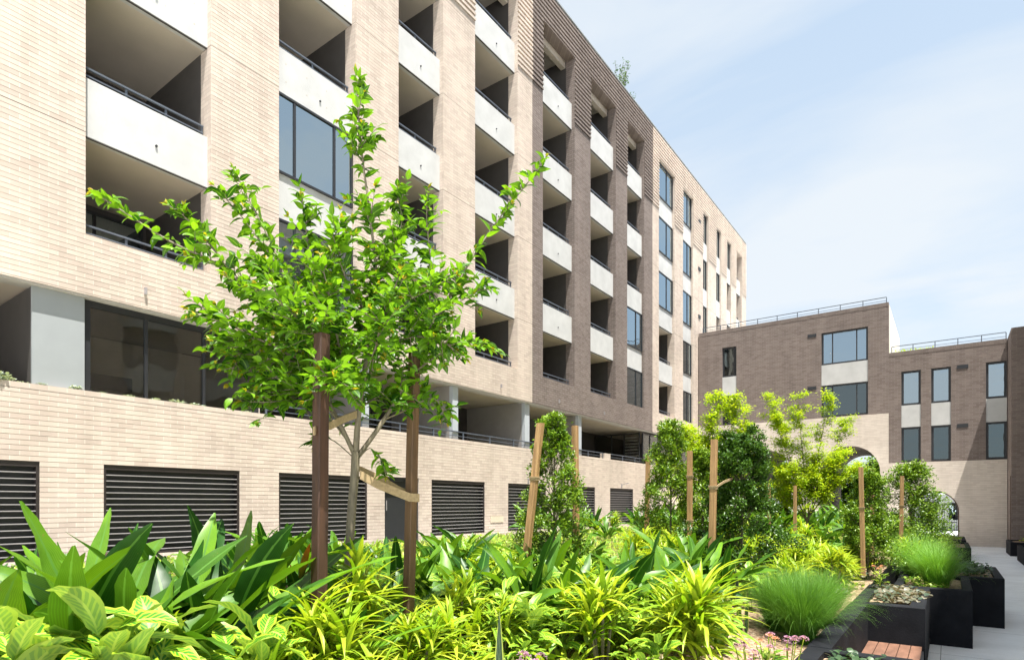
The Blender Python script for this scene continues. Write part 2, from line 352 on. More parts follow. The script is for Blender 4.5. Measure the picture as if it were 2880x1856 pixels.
def soil(x, y):
    s = min(1, max(0, (-1.1-x)/2.2)); s = s*s*(3-2*s); return .84+.30*s
BX0, BX1, BY0, BY1 = -11.6, -1.1, -3.0, 34.0
nx, ny = 60, 150; mb = MB()
for j in range(ny+1):
    for i in range(nx+1):
        x = BX0+(BX1-BX0)*i/nx; y = BY0+(BY1-BY0)*j/ny
        mb.v.append((x, y, soil(x, y)+random.uniform(-.018, .018)))
for j in range(ny):
    for i in range(nx): b = j*(nx+1)+i; mb.f.append((b, b+1, b+nx+2, b+nx+1))
struct(mb.build('garden_bed', M['mulch'], smooth=True), 'raised garden bed covered in bark mulch')
o = MB().box(BX0-.2, BX0, BY0, BY1+.2, 0, 1.16).box(BX0, BX1-.0, BY1, BY1+.2, 0, 1.1).box(BX1-.004, BX1+.0, 9.7, BY1, 0, .84).box(BX0,BX1,BY0-.2,BY0,0,1.1).build('garden_wall', M['planter'])
tag(o, 'low charcoal retaining wall around the raised garden bed', 'retaining wall')

# ================================================================== MAIN BUILDING
XF = -13.6
bld = thing('apartment_building', 'long cream and brown brick apartment building with white balconies rising on the left', 'building', (XF, 20, 0))
ZS = 6.32; ZB = [7.50, 10.63, 13.83, 17.03, 20.23]; ZT = [9.48, 12.68, 15.88, 19.08, 22.23]; ZR = 23.68; RIB = 19.15
bays = [('A',4.63,7.09,'bbbbb'), ('B',8.81,11.22,'wwbbb'), ('C',12.87,14.87,'bbbbb'), ('D',16.54,19.15,'bbbbb'),
        ('E',20.95,23.56,'bbbbb'), ('F',25.05,27.70,'bbbbb'), ('G',29.03,31.21,'wwbbb'),
        ('H',33.28,35.74,'bbwww'), ('I',37.20,39.04,'wwwww'), ('J',41.05,42.07,'wwwww'), ('K',43.94,44.99,'bbbww'), ('L',46.48,47.58,'bbbbw'), ('M',49.03,50.54,'bbbbb')]
bays = [('Z',-3.5,-1.0,'bbbbb'), ('Y',.6,3.0,'bbbbb')]+bays
Y0, Y1 = -8.0, 51.82; D0, D1 = 20.17, 32.35
def courses(mb, y0, y1, z0, z1, x1=XF, depth=.45, rib=True):
    mb.box(x1-depth, x1-.005, y0, y1, z0, z1)
    r0 = math.floor(z0/CH+.01); r1 = math.ceil(z1/CH-.01)
    for r in range(r0, r1):
        a = max(z0, r*CH); b = min(z1, (r+.89)*CH)
        if b-a < .01: continue
        ex = .045 if (rib and a >= RIB and r % 2 == 0) else 0
        mb.box(x1-.005, x1+ex, y0, y1, a, b)
tanw, drkw = MB(), MB()
def put(y0, y1, z0, z1):
    for a, b, m in ((Y0, D0, tanw), (D0, D1, drkw), (D1, Y1, tanw)):
        p, q = max(a, y0), min(b, y1)
        if q-p > .01: courses(m, p, q, z0, z1)
ed = [Y0]
for n_, a, b, k in bays: ed += [a, b]
ed.append(Y1)
for i in range(0, len(ed), 2): put(ed[i], ed[i+1], ZB[0], ZT[4])
put(Y0, Y1, ZS, ZB[0]); put(Y0, Y1, ZT[4], ZR)
w1 = tanw.build('wall', M['tan'], bld, label='cream brick wall with ribbed courses near the top')
w2 = drkw.build('wall', M['dark'], bld, label='brown brick wall section with ribbed courses near the top')
MB().box(-14.2, XF+.07, Y0-.03, Y1+.03, ZR, ZR+.05).build('roof_coping', M['panel'], bld)
# inner shell
core = MB().box(-28, -16.9, Y0, Y1, 0, ZR-.25)
core.build('core', M['greyw'], bld)
MB().box(-28, -14.05, Y0+.02, Y1-.02, ZR-.5, ZR-.02).build('roof', M['panel'], bld)
end = MB(); courses(end, Y1-.4, Y1-.01, 0, ZR-.02, x1=XF-.46, depth=14.3, rib=False); end.build('end_wall', M['tan'], bld)
pw = MB()
for i in range(0, len(ed), 2): pw.box(-16.88, -14.06, ed[i]-.0+.012, ed[i+1]-.012, ZS+.26, ZT[4]+.7)
pw.build('party_wall', M['greyw'], bld)
sl_ = MB()
for z in [ZS]+ZT[:4]: sl_.box(-16.89, -14.04 if z == ZS else -13.9, Y0+.03, Y1-.43, z+.004, z+.25)
sl_.box(-16.89, -14.04, Y0+.03, Y1-.43, ZT[4]+.12, ZT[4]+.4)
sl_.build('floor_slab', M['soffit'], bld)
for n_, a, b, k in bays: MB().box(-14.30, -14.07, a+.02, b-.02, ZT[4]-.28, ZT[4]+.1).build('head_beam', M['soffit'], bld)
MB().box(XF-.44, XF-.02, Y0, Y1, ZS-.03, ZS-.004).build('soffit_trim', M['floorin'], bld)
NB = 0
def railing(a, b, x, z, h=.30, step=.95, parent=bld):
    r = MB(); r.box(x-.025, x+.025, a, b, z+h-.035, z+h); r.box(x-.012, x+.012, a, b, z+h*.42, z+h*.42+.022)
    n = max(1, round((b-a)/step))
    for i in range(n+1):
        y = a+.02+(b-a-.04)*i/n; r.box(x-.03, x+.0, y-.022, y+.022, z-.02, z+h-.03)
    return r.build('balcony_railing', M['rail'], parent)
def win(a, b, z0, z1, x, mull, parent, fm, gm, fw=.055, name='window', axis='y', open_rail=False):
    """frame + mullions as one mesh, pane as its child. axis y: wall faces +X; axis x: wall faces -Y"""
    f = MB(); p = MB()
    def bx(m, u0, u1, d0, d1, z0, z1):
        if axis == 'y': m.box(x+d0, x+d1, u0, u1, z0, z1)
        else: m.box(u0, u1, x-d1, x-d0, z0, z1)
    bx(f, a, a+fw, -.05, .03, z0, z1); bx(f, b-fw, b, -.05, .03, z0, z1); bx(f, a+fw, b-fw, -.05, .03, z0, z0+fw); bx(f, a+fw, b-fw, -.05, .03, z1-fw, z1)
    for q in mull: y = a+(b-a)*q; bx(f, y-.03, y+.03, -.045, .02, z0+fw, z1-fw)
    o = f.build(name, fm, parent)
    bx(p, a+fw, b-fw, -.018, -.010, z0+fw, z1-fw); p.build('pane', gm, o)
    return o
for n_, a, b, kinds in bays:
    vis = n_ not in 'ZY'
    for k, kd in enumerate(kinds):
        z0, z1 = ZB[k], ZT[k]
        if k > 0:
            z_ = ZT[k-1]
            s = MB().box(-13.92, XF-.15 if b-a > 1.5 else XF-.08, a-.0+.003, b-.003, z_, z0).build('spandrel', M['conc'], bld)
            MB().box(XF-.20, (XF-.152 if b-a > 1.5 else XF-.082), a+.004, b-.004, z_-.022, z_-.001).build('drip_shadow', M['greyw'], s)  # dark strip stands in for the shadow line of the drip groove
            if n_ in 'ABCDE':
                xx = XF-.15
                for yy in np.arange(a+.3, b-.1, .62):
                    for zz in (z_+.36, z_+.82):
                        if n_ in 'AB' and k in (2, 3): MB().tube([(xx-.01, yy, zz), (xx+.003, yy, zz)], .017, 8).build('tie_hole', M['soffit'], s)
                MB().tube([(xx-.02, (a*.45+b*.55), z_+.42), (xx+.03, (a*.45+b*.55), z_+.42)], .024, 10).build('drain_outlet', M['black'], s)
        if kd == 'b':
            railing(a+.03, b-.03, XF-.30, z0)
            if n_ in 'FGH' and k < 5: win(a+.05, b-.05, (ZT[k-1]+.26 if k else ZS+.26), z1-.02, -15.6, (.34,.67), bld, M['black'], M['glasst'], name='sliding_door')
            elif n_ not in 'ZY': win(a+.2, b-.1, (ZT[k-1]+.26 if k else ZS+.26), z1-.15, -16.82, (.5,), bld, M['black'], M['glass'], name='sliding_door')
        else:
            mull = {'B': (.22,.74), 'G': (.62,), 'H': (.60,), 'I': (.60,)}.get(n_, (.5,))
            win(a+.006, b-.006, z0, z1-.01, XF-.13, mull, bld, M['black'], M['glass'])
            MB().box(-16.2, -16.1, a+.01, b-.01, z0-.6, z1).build('room_wall', M['room'], bld)
# ---- podium
pod = MB()
lou = [(3.32-1.6,3.9), (4.94,7.78), (8.81,11.65), (14.32,17.1), (18.52,21.2), (22.9,25.51), (27.07,29.78)]
DOOR = (12.31, 13.75); LZ0, LZ1, PT = 1.20, 3.03, 4.45
opn = sorted([(a, b, LZ0, LZ1) for a, b in lou]+[(DOOR[0], DOOR[1], 0, 3.06)])
y = Y0
for a, b, z0, z1 in opn:
    courses(pod, y, a, 0, PT-.115, rib=False, depth=.3)
    if z0 > .1: courses(pod, a, b, 0, z0, rib=False, depth=.3)
    courses(pod, a, b, z1, PT-.115, rib=False, depth=.3); y = b
courses(pod, y, 39.98, 0, PT-.115, rib=False, depth=.3)
pod.box(XF-.3, XF+.0, Y0, 39.98, PT-.105, PT)
pod.box(XF-.28, XF-.02, 26.54, 27.15, PT, PT+.27)
pod.build('podium_wall', M['tan'], bld, label='cream brick podium wall with long slim bricks')
MB().box(-16.88, XF-.31, Y0, Y1, 3.2, 3.4).build('terrace_floor', M['floorin'], bld)
MB().box(-16.6, -14.1, Y0, 39.9, 0, 3.18).build('podium_core', M['greyw'], bld)
for a, b in lou:
    f = MB(); x = XF-.02
    f.box(x-.14, x, a, a+.05, LZ0, LZ1).box(x-.14, x, b-.05, b, LZ0, LZ1).box(x-.14, x, a+.05, b-.05, LZ1-.10, LZ1).box(x-.14, x, a+.05, b-.05, LZ0, LZ0+.05)
    fo = f.build('louvre', M['bronze'], bld)
    MB().box(x-.16, x-.15, a, b, LZ0, LZ1).build('backing', M['black'], fo)
    s = MB(); z = LZ0+.09
    while z < LZ1-.14:
        yy0, yy1 = a+.052, b-.052; bb = len(s.v)
        for yv in (yy0, yy1): s.v += [(x-.012, yv, z+.011), (x-.05, yv, z+.011), (x-.05, yv, z-.008), (x-.012, yv, z-.009)]
        s.f += [(bb+3,bb+2,bb+1,bb), (bb+4,bb+5,bb+6,bb+7)]+[(bb+i, bb+(i+1)%4, bb+4+(i+1)%4, bb+4+i) for i in range(4)]
        z += .118
    s.build('slats', M['slat'], fo)
d = MB().box(XF-.22, XF-.17, DOOR[0], DOOR[1], 0, 3.06).box(XF-.17, XF-.05, DOOR[0], DOOR[1], 2.94, 3.06).box(XF-.17, XF-.05, DOOR[0], DOOR[0]+.06, 0, 2.94).box(XF-.17, XF-.05, DOOR[1]-.06, DOOR[1], 0, 2.94).build('door', M['black'], bld)
MB().tube([(XF-.13, 12.5, 2.05), (XF-.13, 12.5, 2.35)], .015).build('handle', M['slat'], d)
# small signs and lamps on the podium wall
o = MB().box(XF+.001, XF+.02, 17.42, 18.2, 1.56, 1.79).build('wall_sign', plain('cream_plate', (.58,.50,.38), .5, .05))
tag(o, 'small cream plate on the podium wall between two black louvres', 'sign')
for i, (y, lb) in enumerate(((19.86, 'bent grey wall lamp above a louvre beside the tall conical shrub'), (28.36, 'bent grey wall lamp above the farthest visible black louvre'))):
    t = thing('wall_lamp', lb, 'wall lamp', (XF, y, 3.1), 'outdoor lamps on the podium wall')
    MB().box(XF+.001, XF+.03, y-.04, y+.04, 3.05, 3.27).build('wall_plate', M['slat'], t)
    MB().bar((XF+.02, y, 3.22), (XF+.36, y, 3.30), .03, .03).build('arm', M['slat'], t)
    MB().bar((XF+.26, y, 3.255), (XF+.42, y, 3.293), .07, .03).build('lamp_head', M['slat'], t)
# ---- terrace level
tw = MB().box(-16.86, -16.8, 8.0, 39, 3.4, ZS)
tw.build('terrace_wall', M['greyw'], bld)
MB().box(-13.80, -13.74, 3.82, 4.66, 3.4, ZS-.035).build('side_panel', M['panel'], bld)
MB().box(-16.8, -13.81, 3.83, 3.95, 3.4, ZS-.035).build('side_wall', M['greyw'], bld)
win(4.67, 8.40, 3.4, ZS-.035, -13.86, (.31,.64), bld, M['black'], M['glasst'], fw=.12, name='terrace_window')
rm = MB().box(-16.85, -16.7, 3.96, 8.4, 3.41, ZS-.05).box(-16.69, -13.95, 8.41, 8.5, 3.41, ZS-.05)
rm.build('room_wall', M['room'], bld)
MB().box(-16.4, -15.8, 4.9, 6.9, 3.42, 4.6).box(-16.65, -16.45, 4.9, 6.6, 5.0, 5.35).build('kitchen_cabinet', M['greyw'], bld)
for y0, y1 in ((11.55, 11.83), (15.51, 15.79), (19.84, 20.17), (24.14, 24.44)):
    MB().box(-16.78, -13.90, y0+.012, y1-.012, 3.41, ZS-.006).build('fin_wall', M['party'], bld)
    MB().box(-13.895, -13.74, y0, y1, 3.41, ZS-.035).build('fin_edge', M['blade'], bld)
for y0, y1 in ((9.2, 11.2), (12.6, 14.8), (17.0, 19.0), (21.5, 23.6), (26.2, 28.0)):
    w_ = win(y0, y1, 3.41, 5.95, -16.76, (.5,), bld, M['black'], M['glasst'], name='terrace_door')
win(16.0, 16.75, 3.41, 5.9, -16.77, (), bld, M['black'], M['glasst'], name='terrace_door')
MB().box(-15.9, -15.3, 25.4, 25.9, 3.41, ZS-.2).build('column', M['party'], bld)
win(-16.7, -13.9, 3.41, ZS-.12, 31.3, (.38,.66), bld, M['black'], M['glasst'], axis='x', name='terrace_window')
win(31.45, 39.8, 3.41, ZS-.12, -13.80, (.12,.27,.42,.57,.72,.87), bld, M['black'], M['glasst'], name='terrace_window')
bl = MB()
for z in np.arange(3.7, 6.0, .17): bl.box(-14.95, -14.05, 31.42, 31.44, z, z+.09)
bl.build('blind', M['white'], bld)
rr = MB(); x = XF-.12
for a, b in ((8.5, 26.5), (27.19, 31.1)):
    rr.box(x-.02, x+.02, a, b, PT+.26, PT+.295).box(x-.01, x+.01, a, b, PT+.12, PT+.14)
    for i in range(int((b-a)/1.5)+1): y = a+.03+i*1.5; rr.box(x-.02, x+.02, y-.02, y+.02, PT, PT+.265)
rr.build('terrace_railing', M['rail'], bld)
for y, z in ((5.7, 6.75), (18.05, 6.72), (22.2, 6.72), (26.4, 6.72)): MB().box(XF, XF+.06, y-.02, y+.02, z-.14, z).build('overflow_spout', M['slat'], bld)
for z in (21.1, 17.9, 14.7): MB().box(XF-.02, XF+.048, 40.05, 40.45, z, z+.22).build('wall_vent', M['black'], bld)

# ================================================================== END BUILDING
YE = 40.0
eb = thing('courtyard_end_building', 'brown brick block with cream arched base closing the far end of the courtyard', 'building', (-6, YE, 0))
def arch_wall(mb, x0, x1, z1, ya, yb, arches, n=20):
    """wall slab x0..x1, 0..z1 between ya and yb with arched through-openings (cx, radius, springing z)"""
    arches = sorted(arches); xs = x0
    for cxx, r, zs in arches:
        mb.box(xs, cxx-r, ya, yb, 0, z1)
        pts = [(cxx-r*math.cos(PI*i/n), zs+r*math.sin(PI*i/n)) for i in range(n+1)]
        for (a, za), (b, zb) in zip(pts[:-1], pts[1:]):
            q = len(mb.v); mb.v += [(a,ya,za),(b,ya,zb),(b,ya,z1),(a,ya,z1),(a,yb,za),(b,yb,zb),(b,yb,z1),(a,yb,z1)]
            mb.f += [(q,q+1,q+2,q+3),(q+5,q+4,q+7,q+6),(q,q+4,q+5,q+1),(q+3,q+2,q+6,q+7)]
        xs = cxx+r
    mb.box(xs, x1, ya, yb, 0, z1)
T1, T2 = 7.35, 4.53; X1, XE = -2.74, 2.44; R1, R2 = 13.62, 10.74
m = MB(); arch_wall(m, -13.55, X1, T1, YE, YE+.15, [(-9.36, 1.55, 4.07), (-4.7, 1.55, 4.07)])
arch_wall(m, X1+.002, XE, T2, YE, YE+.45, [(-.67, 1.12, 1.83)])
m.build('wall', M['tanb'], eb, label='cream brick arched base')
m = MB(); arch_wall(m, -13.5, X1, T1-.01, YE+.16, YE+9, [(-9.36, 1.56, 4.07), (-4.7, 1.56, 4.07)])
arch_wall(m, X1+.002, XE, T2-.01, YE+.46, YE+9, [(-.67, 1.16, 1.83)])
m.build('passage', M['darkb'], eb)
m = MB(); n = 24
for cxx, r, zs in ((-.67, 1.12, 1.83),):
    pts = [(cxx-r, 0)]+[(cxx-r*math.cos(PI*i/n), zs+r*math.sin(PI*i/n)) for i in range(n+1)]+[(cxx+r, 0)]
    for (a, za), (b, zb) in zip(pts[:-1], pts[1:]):
        def ins(x, z): return (cxx+(x-cxx)*.955, zs+(z-zs)*.955 if z > zs else z)
        a2, b2 = ins(a, za), ins(b, zb); q = len(m.v)
        for yy in (YE-.01, YE+.5): m.v += [(a,yy,za),(b,yy,zb),(b2[0],yy,b2[1]),(a2[0],yy,a2[1])]
        m.f += [(q,q+1,q+2,q+3), (q+4,q+7,q+6,q+5), (q+3,q+2,q+6,q+7), (q,q+4,q+5,q+1)]
m.build('arch_liner', M['copper'], eb)
# upper walls with openings
def wall_open(mb, x0, x1, z0, z1, ya, yb, ops):
    ops = sorted(ops); xs = x0; cols = {}
    for a, b, c, d in ops: cols.setdefault((a, b), []).append((c, d))
    for (a, b), zz in sorted(cols.items()):
        mb.box(xs, a, ya, yb, z0, z1); zc = z0
        for c, d in sorted(zz):
            if c > zc+.01: mb.box(a, b, ya, yb, zc, c)
            zc = d
        if z1 > zc+.01: mb.box(a, b, ya, yb, zc, z1)
        xs = b
    mb.box(xs, x1, ya, yb, z0, z1)
WA = [(-12.0,-11.1), (-6.16,-3.75)]; WB = [(-2.14,-1.24), (-.77,.10), (1.58,2.43)]
opsA = [(a, b, 7.39, 12.43) for a, b in WA]; opsB = [(a, b, 4.56, 9.62) for a, b in WB]
m = MB(); wall_open(m, -13.55, X1, T1+.002, R1-.24, YE+.02, YE+.4, opsA); wall_open(m, X1+.002, XE, T2+.002, R2-.24, YE+.02, YE+.4, opsB)
m.build('wall', M['darkb'], eb, label='brown brick upper wall')
m = MB()
for a, b, z in ((-13.55, X1, R1), (X1+.002, XE, R2)):
    x = a
    while x < b-.01: m.box(x+.006, min(b, x+.0948)-.003, YE+.012, YE+.4, z-.235, z); x += .0948
    m.box(a, b, YE+.022, YE+.38, z-.238, z-.006)
m.build('soldier_course', M['darkb'], eb)
m = MB().box(-13.5, X1-.02, YE+.41, YE+9, T1, R1-.5).box(X1, XE, YE+2.4, YE+9, T2, R2-.5).build('core', M['greyw'], eb)
MB().box(X1-.25, X1-.005, YE+.41, YE+9.2, R2-.6, R1-.002).build('return_wall', plain('cream_render', (.72,.66,.55), .7, .04), eb)
for (a, b), mu in zip(WA, ((.82,), (.24,.76))):
    for z0, z1 in ((7.39, 9.29), (10.50, 12.43)): win(a, b, z0, z1, YE+.14, mu, eb, M['black'], M['glasse'] if z0 > 9 and b > -10 else M['glassd'], fw=.10, axis='x')
    MB().box(a+.003, b-.003, YE+.05, YE+.3, 9.292, 10.498).build('spandrel', M['conc'], eb)
for (a, b) in WB:
    for z0, z1 in ((4.56, 6.50), (7.72, 9.62)): win(a, b, z0, z1, YE+.14, (), eb, M['black'], M['glasse'] if z0 > 7 else M['glassd'], fw=.11, axis='x')
    MB().box(a+.003, b-.003, YE+.05, YE+.3, 6.502, 7.718).build('spandrel', M['conc'], eb)
for x, z in ((-6.91, 12.25), (-6.91, 9.1), (.36, 9.43), (.36, 6.3)): MB().box(x, x+.48, YE-.0, YE+.06, z, z+.2).build('wall_vent', M['black'], eb)
def roof_rail(x0, x1, z, h, step):
    r = MB().box(x0, x1, YE+.10, YE+.14, z+h-.035, z+h); n = round((x1-x0)/step)
    r.box(x0, x1, YE+.11, YE+.13, z+.12, z+.14)
    for i in range(n+1): x = x0+(x1-x0)*i/n; r.box(x-.02, x+.02, YE+.1, YE+.14, z-.02, z+h-.03)
    r.build('roof_railing', M['rail'], eb)
roof_rail(-13.3, -2.85, R1, .34, 1.2); roof_rail(-2.6, 2.4, R2, .36, 1.0)
MB().box(-13.5, X1-.02, YE+.41, YE+9, R1-.5, R1-.3).box(X1, XE, YE+.41, YE+9, R2-.5, R2-.3).build('roof', M['panel'], eb)

# right-hand block and wing
rb = thing('right_brick_block', 'brown brick block at the right edge in shade above black planters', 'building', (2.5, 37.8, 0))
m = MB().box(2.46, 12, 37.8, 52, .0, 10.75); m.build('wall', M['darkb'], rb)
MB().box(2.46-.03, 2.459, 38.0, 38.1, 0, 3.6).build('downpipe', M['copper'], rb)
wg = thing('right_wing_building', 'tall brick wing of the courtyard standing outside the view on the right', 'building', (5, 20, 0))
m = MB(); HW = 19.9
m.box(5.6, 16, 3, 37.79, 0, HW); y = 3.0
while y < 37:
    m.box(5.0, 5.6, y, min(y+1.6, 37.79), 0, HW-1.6); y += 4.1
m.box(5.0, 5.6, 3, 37.79, HW-1.6, HW)
m.build('wall', M['tan'], wg)
sp = MB(); gp = MB(); y = 3.0
while y < 33:
    for k in range(6): sp.box(5.15, 5.59, y+1.605, y+4.095, 1.8+k*3.1, 3.0+k*3.1)
    gp.box(5.58, 5.597, y+1.61, y+4.09, .1, HW-1.7); y += 4.1
sp.build('spandrel', M['conc'], wg); gp.build('window_band', M['party'], wg)

# street beyond the arches
HX = -2.6
hs = thing('white_house', 'white rendered house with grey awning seen through the small arch', 'house', (0, 62, 0))
MB().box(HX, 8, 62, 70, 0, 6.5).build('wall', plain('aged_render', (.42,.43,.44), .8, .1), hs)
MB().box(HX-.3, 8.3, 61.6, 70.3, 6.5, 6.8).build('roof', M['slat'], hs)
m = MB(); m.v += [(-2.4,61.98,3.55),(3,61.98,3.55),(3,60.7,3.0),(-2.4,60.7,3.0),(-2.4,61.98,3.45),(3,61.98,3.45),(3,60.7,2.9),(-2.4,60.7,2.9)]
m.f += [(0,3,2,1),(4,5,6,7),(0,1,5,4),(1,2,6,5),(2,3,7,6),(3,0,4,7)]; m.build('awning', M['panel'], hs)
MB().box(-1.9, -.8, 61.9, 61.98, 0, 2.4).build('door', M['black'], hs); MB().box(.0, 1.4, 61.9, 61.98, .9, 2.3).build('window', M['glass'], hs)
gt = MB()
for x in np.arange(-1.78, .46, .13): gt.box(x-.01, x+.01, 49.05, 49.07, .05, 2.2)
gt.box(-1.8, .45, 49.04, 49.08, 2.2, 2.25).box(-1.8, .45, 49.04, 49.08, .05, .1).box(-1.8, .45, 49.04, 49.08, 1.0, 1.05)
tag(gt.build('metal_gate', M['black']), 'black barred metal gate closing the far side of the small arch', 'gate')

# ================================================================== PLANTERS, BENCH
def planter(x0, x1, y0, y1, h, label, w=.13, group='charcoal planter boxes along the path', sz=None):
    t = thing('planter_box', label, 'planter', ((x0+x1)/2, (y0+y1)/2, 0), group)
    m = MB(); v = [(x0,y0),(x1,y0),(x1,y1),(x0,y1)]; i_ = [(x0+w,y0+w),(x1-w,y0+w),(x1-w,y1-w),(x0+w,y1-w)]
    b = .012
    vo = [(x0+b,y0+b),(x1-b,y0+b),(x1-b,y1-b),(x0+b,y1-b)]
    m.v += [(x,y,0) for x,y in v]+[(x,y,h-b) for x,y in v]+[(x,y,h) for x,y in vo]+[(x,y,h) for x,y in i_]+[(x,y,h-.2) for x,y in i_]
    for r in range(4):
        for k in range(4): m.f.append((r*4+k, r*4+(k+1)%4, r*4+4+(k+1)%4, r*4+4+k))
    m.build('box', M['planter'], t)
    s = MB(); nn = 10
    for j in range(nn+1):
        for i in range(nn+1): s.v.append((x0+w+(x1-x0-2*w)*i/nn, y0+w+(y1-y0-2*w)*j/nn, h-.06+random.uniform(-.012,.012)))
    for j in range(nn):
        for i in range(nn): q = j*(nn+1)+i; s.f.append((q,q+1,q+nn+2,q+nn+1))
    s.build('soil', M['mulch'], t, smooth=True); return t
PH = .90
planter(-1.09, -.245, 3.2, 6.30, PH, 'charcoal planter with dark green round leaves in front of the timber bench', .17)
planter(-1.09, -.245, 9.45, 11.76, PH, 'charcoal planter with low bronze succulents directly behind the bench', .17)
planter(-.75, .305, 11.77, 13.99, PH, 'charcoal planter holding the large fountain grass beside the path')
planter(-.45, .82, 14.0, 16.5, PH, 'charcoal planter with dark trailing leaves, jutting farthest onto the path')
planter(-1.0, .30, 18.0, 20.6, PH, 'charcoal planter behind the second tuft of fountain grass', .12)
planter(-.8, .56, 23.1, 26.5, PH, 'charcoal planter in the distance toward the small arch, nearer of the two far ones', .12)
planter(-.9, .57, 30.0, 33.5, .80, 'farthest charcoal planter on the left of the path before the arch', .12)
planter(2.15, 4.4, 33.5, 36.0, .60, 'charcoal planter with green plants against the brown brick block at right', .12)
planter(2.22, 4.3, 26.5, 31.4, .60, 'nearer charcoal planter at the right edge of the path', .12)
t = thing('bench', 'red timber slatted bench set between two charcoal planters', 'bench', (-.56, 7.9, 0))
MB().box(-1.09, -.885, 6.303, 9.447, 0, PH).build('backrest', M['planter'], t)
MB().box(-.883, -.26, 6.31, 9.44, .0, .34).build('base', M['black'], t)
yb = 6.32
xs = -.878
for i in range(5):
    MB().box(xs, xs+.112, 6.32, 9.43, .36, .40).build('slat', M['deck'], t); xs += .1215

# ================================================================== PLANTS
KIT = {}
def kit(key, name, label, cat, fn):
    t = thing(name, label, cat, (0,0,0)); fn(t); KIT[key] = [t, False]; return t
def place(key, loc, rz, s, label, group=None):
    k = KIT[key]
    if not k[1]:
        k[1] = True; r = k[0]; r.location = loc; r.rotation_euler = (0,0,rz); r.scale = s if hasattr(s, '__len__') else (s,s,s); r['label'] = label
        if group: r['group'] = group
        return r
    return dup(k[0], loc, rz, s, label, group)
def f_asp(seed, n=24):
    def f(t):
        r = np.random.default_rng(seed); L = Leaves(); az = np.linspace(0, 2*PI, n, endpoint=False)+r.uniform(-.4,.4,n)
        P = np.stack([r.normal(0,.06,n), r.normal(0,.06,n), np.zeros(n)], -1)
        L.add(P, az, r.uniform(.85,1.5,n), r.uniform(.60,1.05,n), r.uniform(.085,.14,n), r.uniform(.2,1.9,n), 14, prof_stalk, .26, r.uniform(-1.0,1.0,n), wav=.20, yawb=.45)
        L.build('leaves', M['l_asp'], t)
    return f
def f_cal(seed, n=26):
    def f(t):
        r = np.random.default_rng(seed); L = Leaves(); az = np.linspace(0, 4*PI, n, endpoint=False)+r.uniform(-.4,.4,n)
        h = r.uniform(.08,.44,n); P = np.stack([np.cos(az)*.03, np.sin(az)*.03, h], -1)
        L.add(P, az, r.choice([.15,.4,.6,.9,1.3],n)+r.uniform(-.1,.1,n), r.uniform(.16,.30,n), r.uniform(.055,.095,n), r.uniform(.5,1.5,n), 9, prof_lance, .32, r.uniform(-.6,.6,n), wav=.13)
        L.build('leaves', M['l_cal'], t)
        m = MB()
        for k in range(3):
            m.tube([(r.uniform(-.03,.03), r.uniform(-.03,.03), -.05), (r.uniform(-.03,.03), r.uniform(-.03,.03), .34)], .0035, 6)
        m.build('stem', M['l_asp'], t)
    return f
def f_dra(seed, n=70, R=.30, wd=.03):
    def f(t):
        r = np.random.default_rng(seed); L = Leaves(); m = MB()
        heads = [(0,0,.34)]+[(r.uniform(-.12,.12), r.uniform(-.12,.12), r.uniform(.14,.30)) for _ in range(3)]
        for hx, hy, hz in heads:
            az = r.uniform(0, 2*PI, n//2); k = len(az)
            P = np.stack([np.full(k,hx)+r.normal(0,.008,k), np.full(k,hy)+r.normal(0,.008,k), hz+r.uniform(-.11,.06,k)], -1)
            L.add(P, az, r.uniform(.0,1.45,k), R*r.uniform(.65,1.1,k), wd*r.uniform(.7,1.2,k), r.uniform(.3,1.5,k), 7, prof_strap, .35, r.uniform(-.25,.25,k))
            m.tube([(hx*.4,hy*.4,-.05), (hx,hy,hz)], .010, 6)
        L.build('leaves', M['l_dra'], t); m.build('stem', M['bark'], t)
    return f
def f_fern(seed, n=14):
    def f(t):
        r = np.random.default_rng(seed); L = Leaves(); az = np.linspace(0, 2*PI, n, endpoint=False)+r.uniform(-.3,.3,n)
        L.add(np.stack([np.cos(az)*.03, np.sin(az)*.03, 0*az], -1), az, r.uniform(.7,1.35,n), r.uniform(.32,.52,n), r.uniform(.06,.09,n), r.uniform(.3,1.3,n), 14, prof_strap, .2, r.uniform(-.3,.3,n), wav=.3)
        L.build('fronds', M['l_fern'], t)
    return f
def f_grass(seed, n=2600, H=.78, mat='l_grass'):
    def f(t):
        r = np.random.default_rng(seed); L = Leaves(); az = r.uniform(0, 2*PI, n); q = r.uniform(0, .17, n)
        L.add(np.stack([np.cos(az)*q, np.sin(az)*q, 0*az], -1), az+r.normal(0,.9,n), 1.57-np.abs(r.normal(0,.30,n)), H*r.uniform(.5,1.1,n), r.uniform(.003,.0055,n), r.uniform(.2,1.35,n), 8, prof_blade, .3)
        k = n//8; az = r.uniform(0, 2*PI, k); L.add(np.stack([np.cos(az)*.1, np.sin(az)*.1, 0*az], -1), az, r.uniform(.9,1.4,k), H*r.uniform(1.0,1.3,k), .004, r.uniform(.8,2.0,k), 8, prof_blade, .3)
        L.build('blades', M[mat], t)
    return f
def f_snake(seed, n=4):
    def f(t):
        r = np.random.default_rng(seed); L = Leaves(); az = np.array([2.2,2.6,1.7,-.9][:n])
        L.add(np.stack([np.cos(az+1.5)*.04, np.sin(az+1.5)*.04, 0*az], -1), az, r.uniform(1.42,1.55,n), np.array([.82,.42,.36,.5][:n]), r.uniform(.055,.07,n), r.uniform(-.02,.12,n), 10, prof_strap, .25)
        L.build('leaves', M['l_snake'], t)
    return f
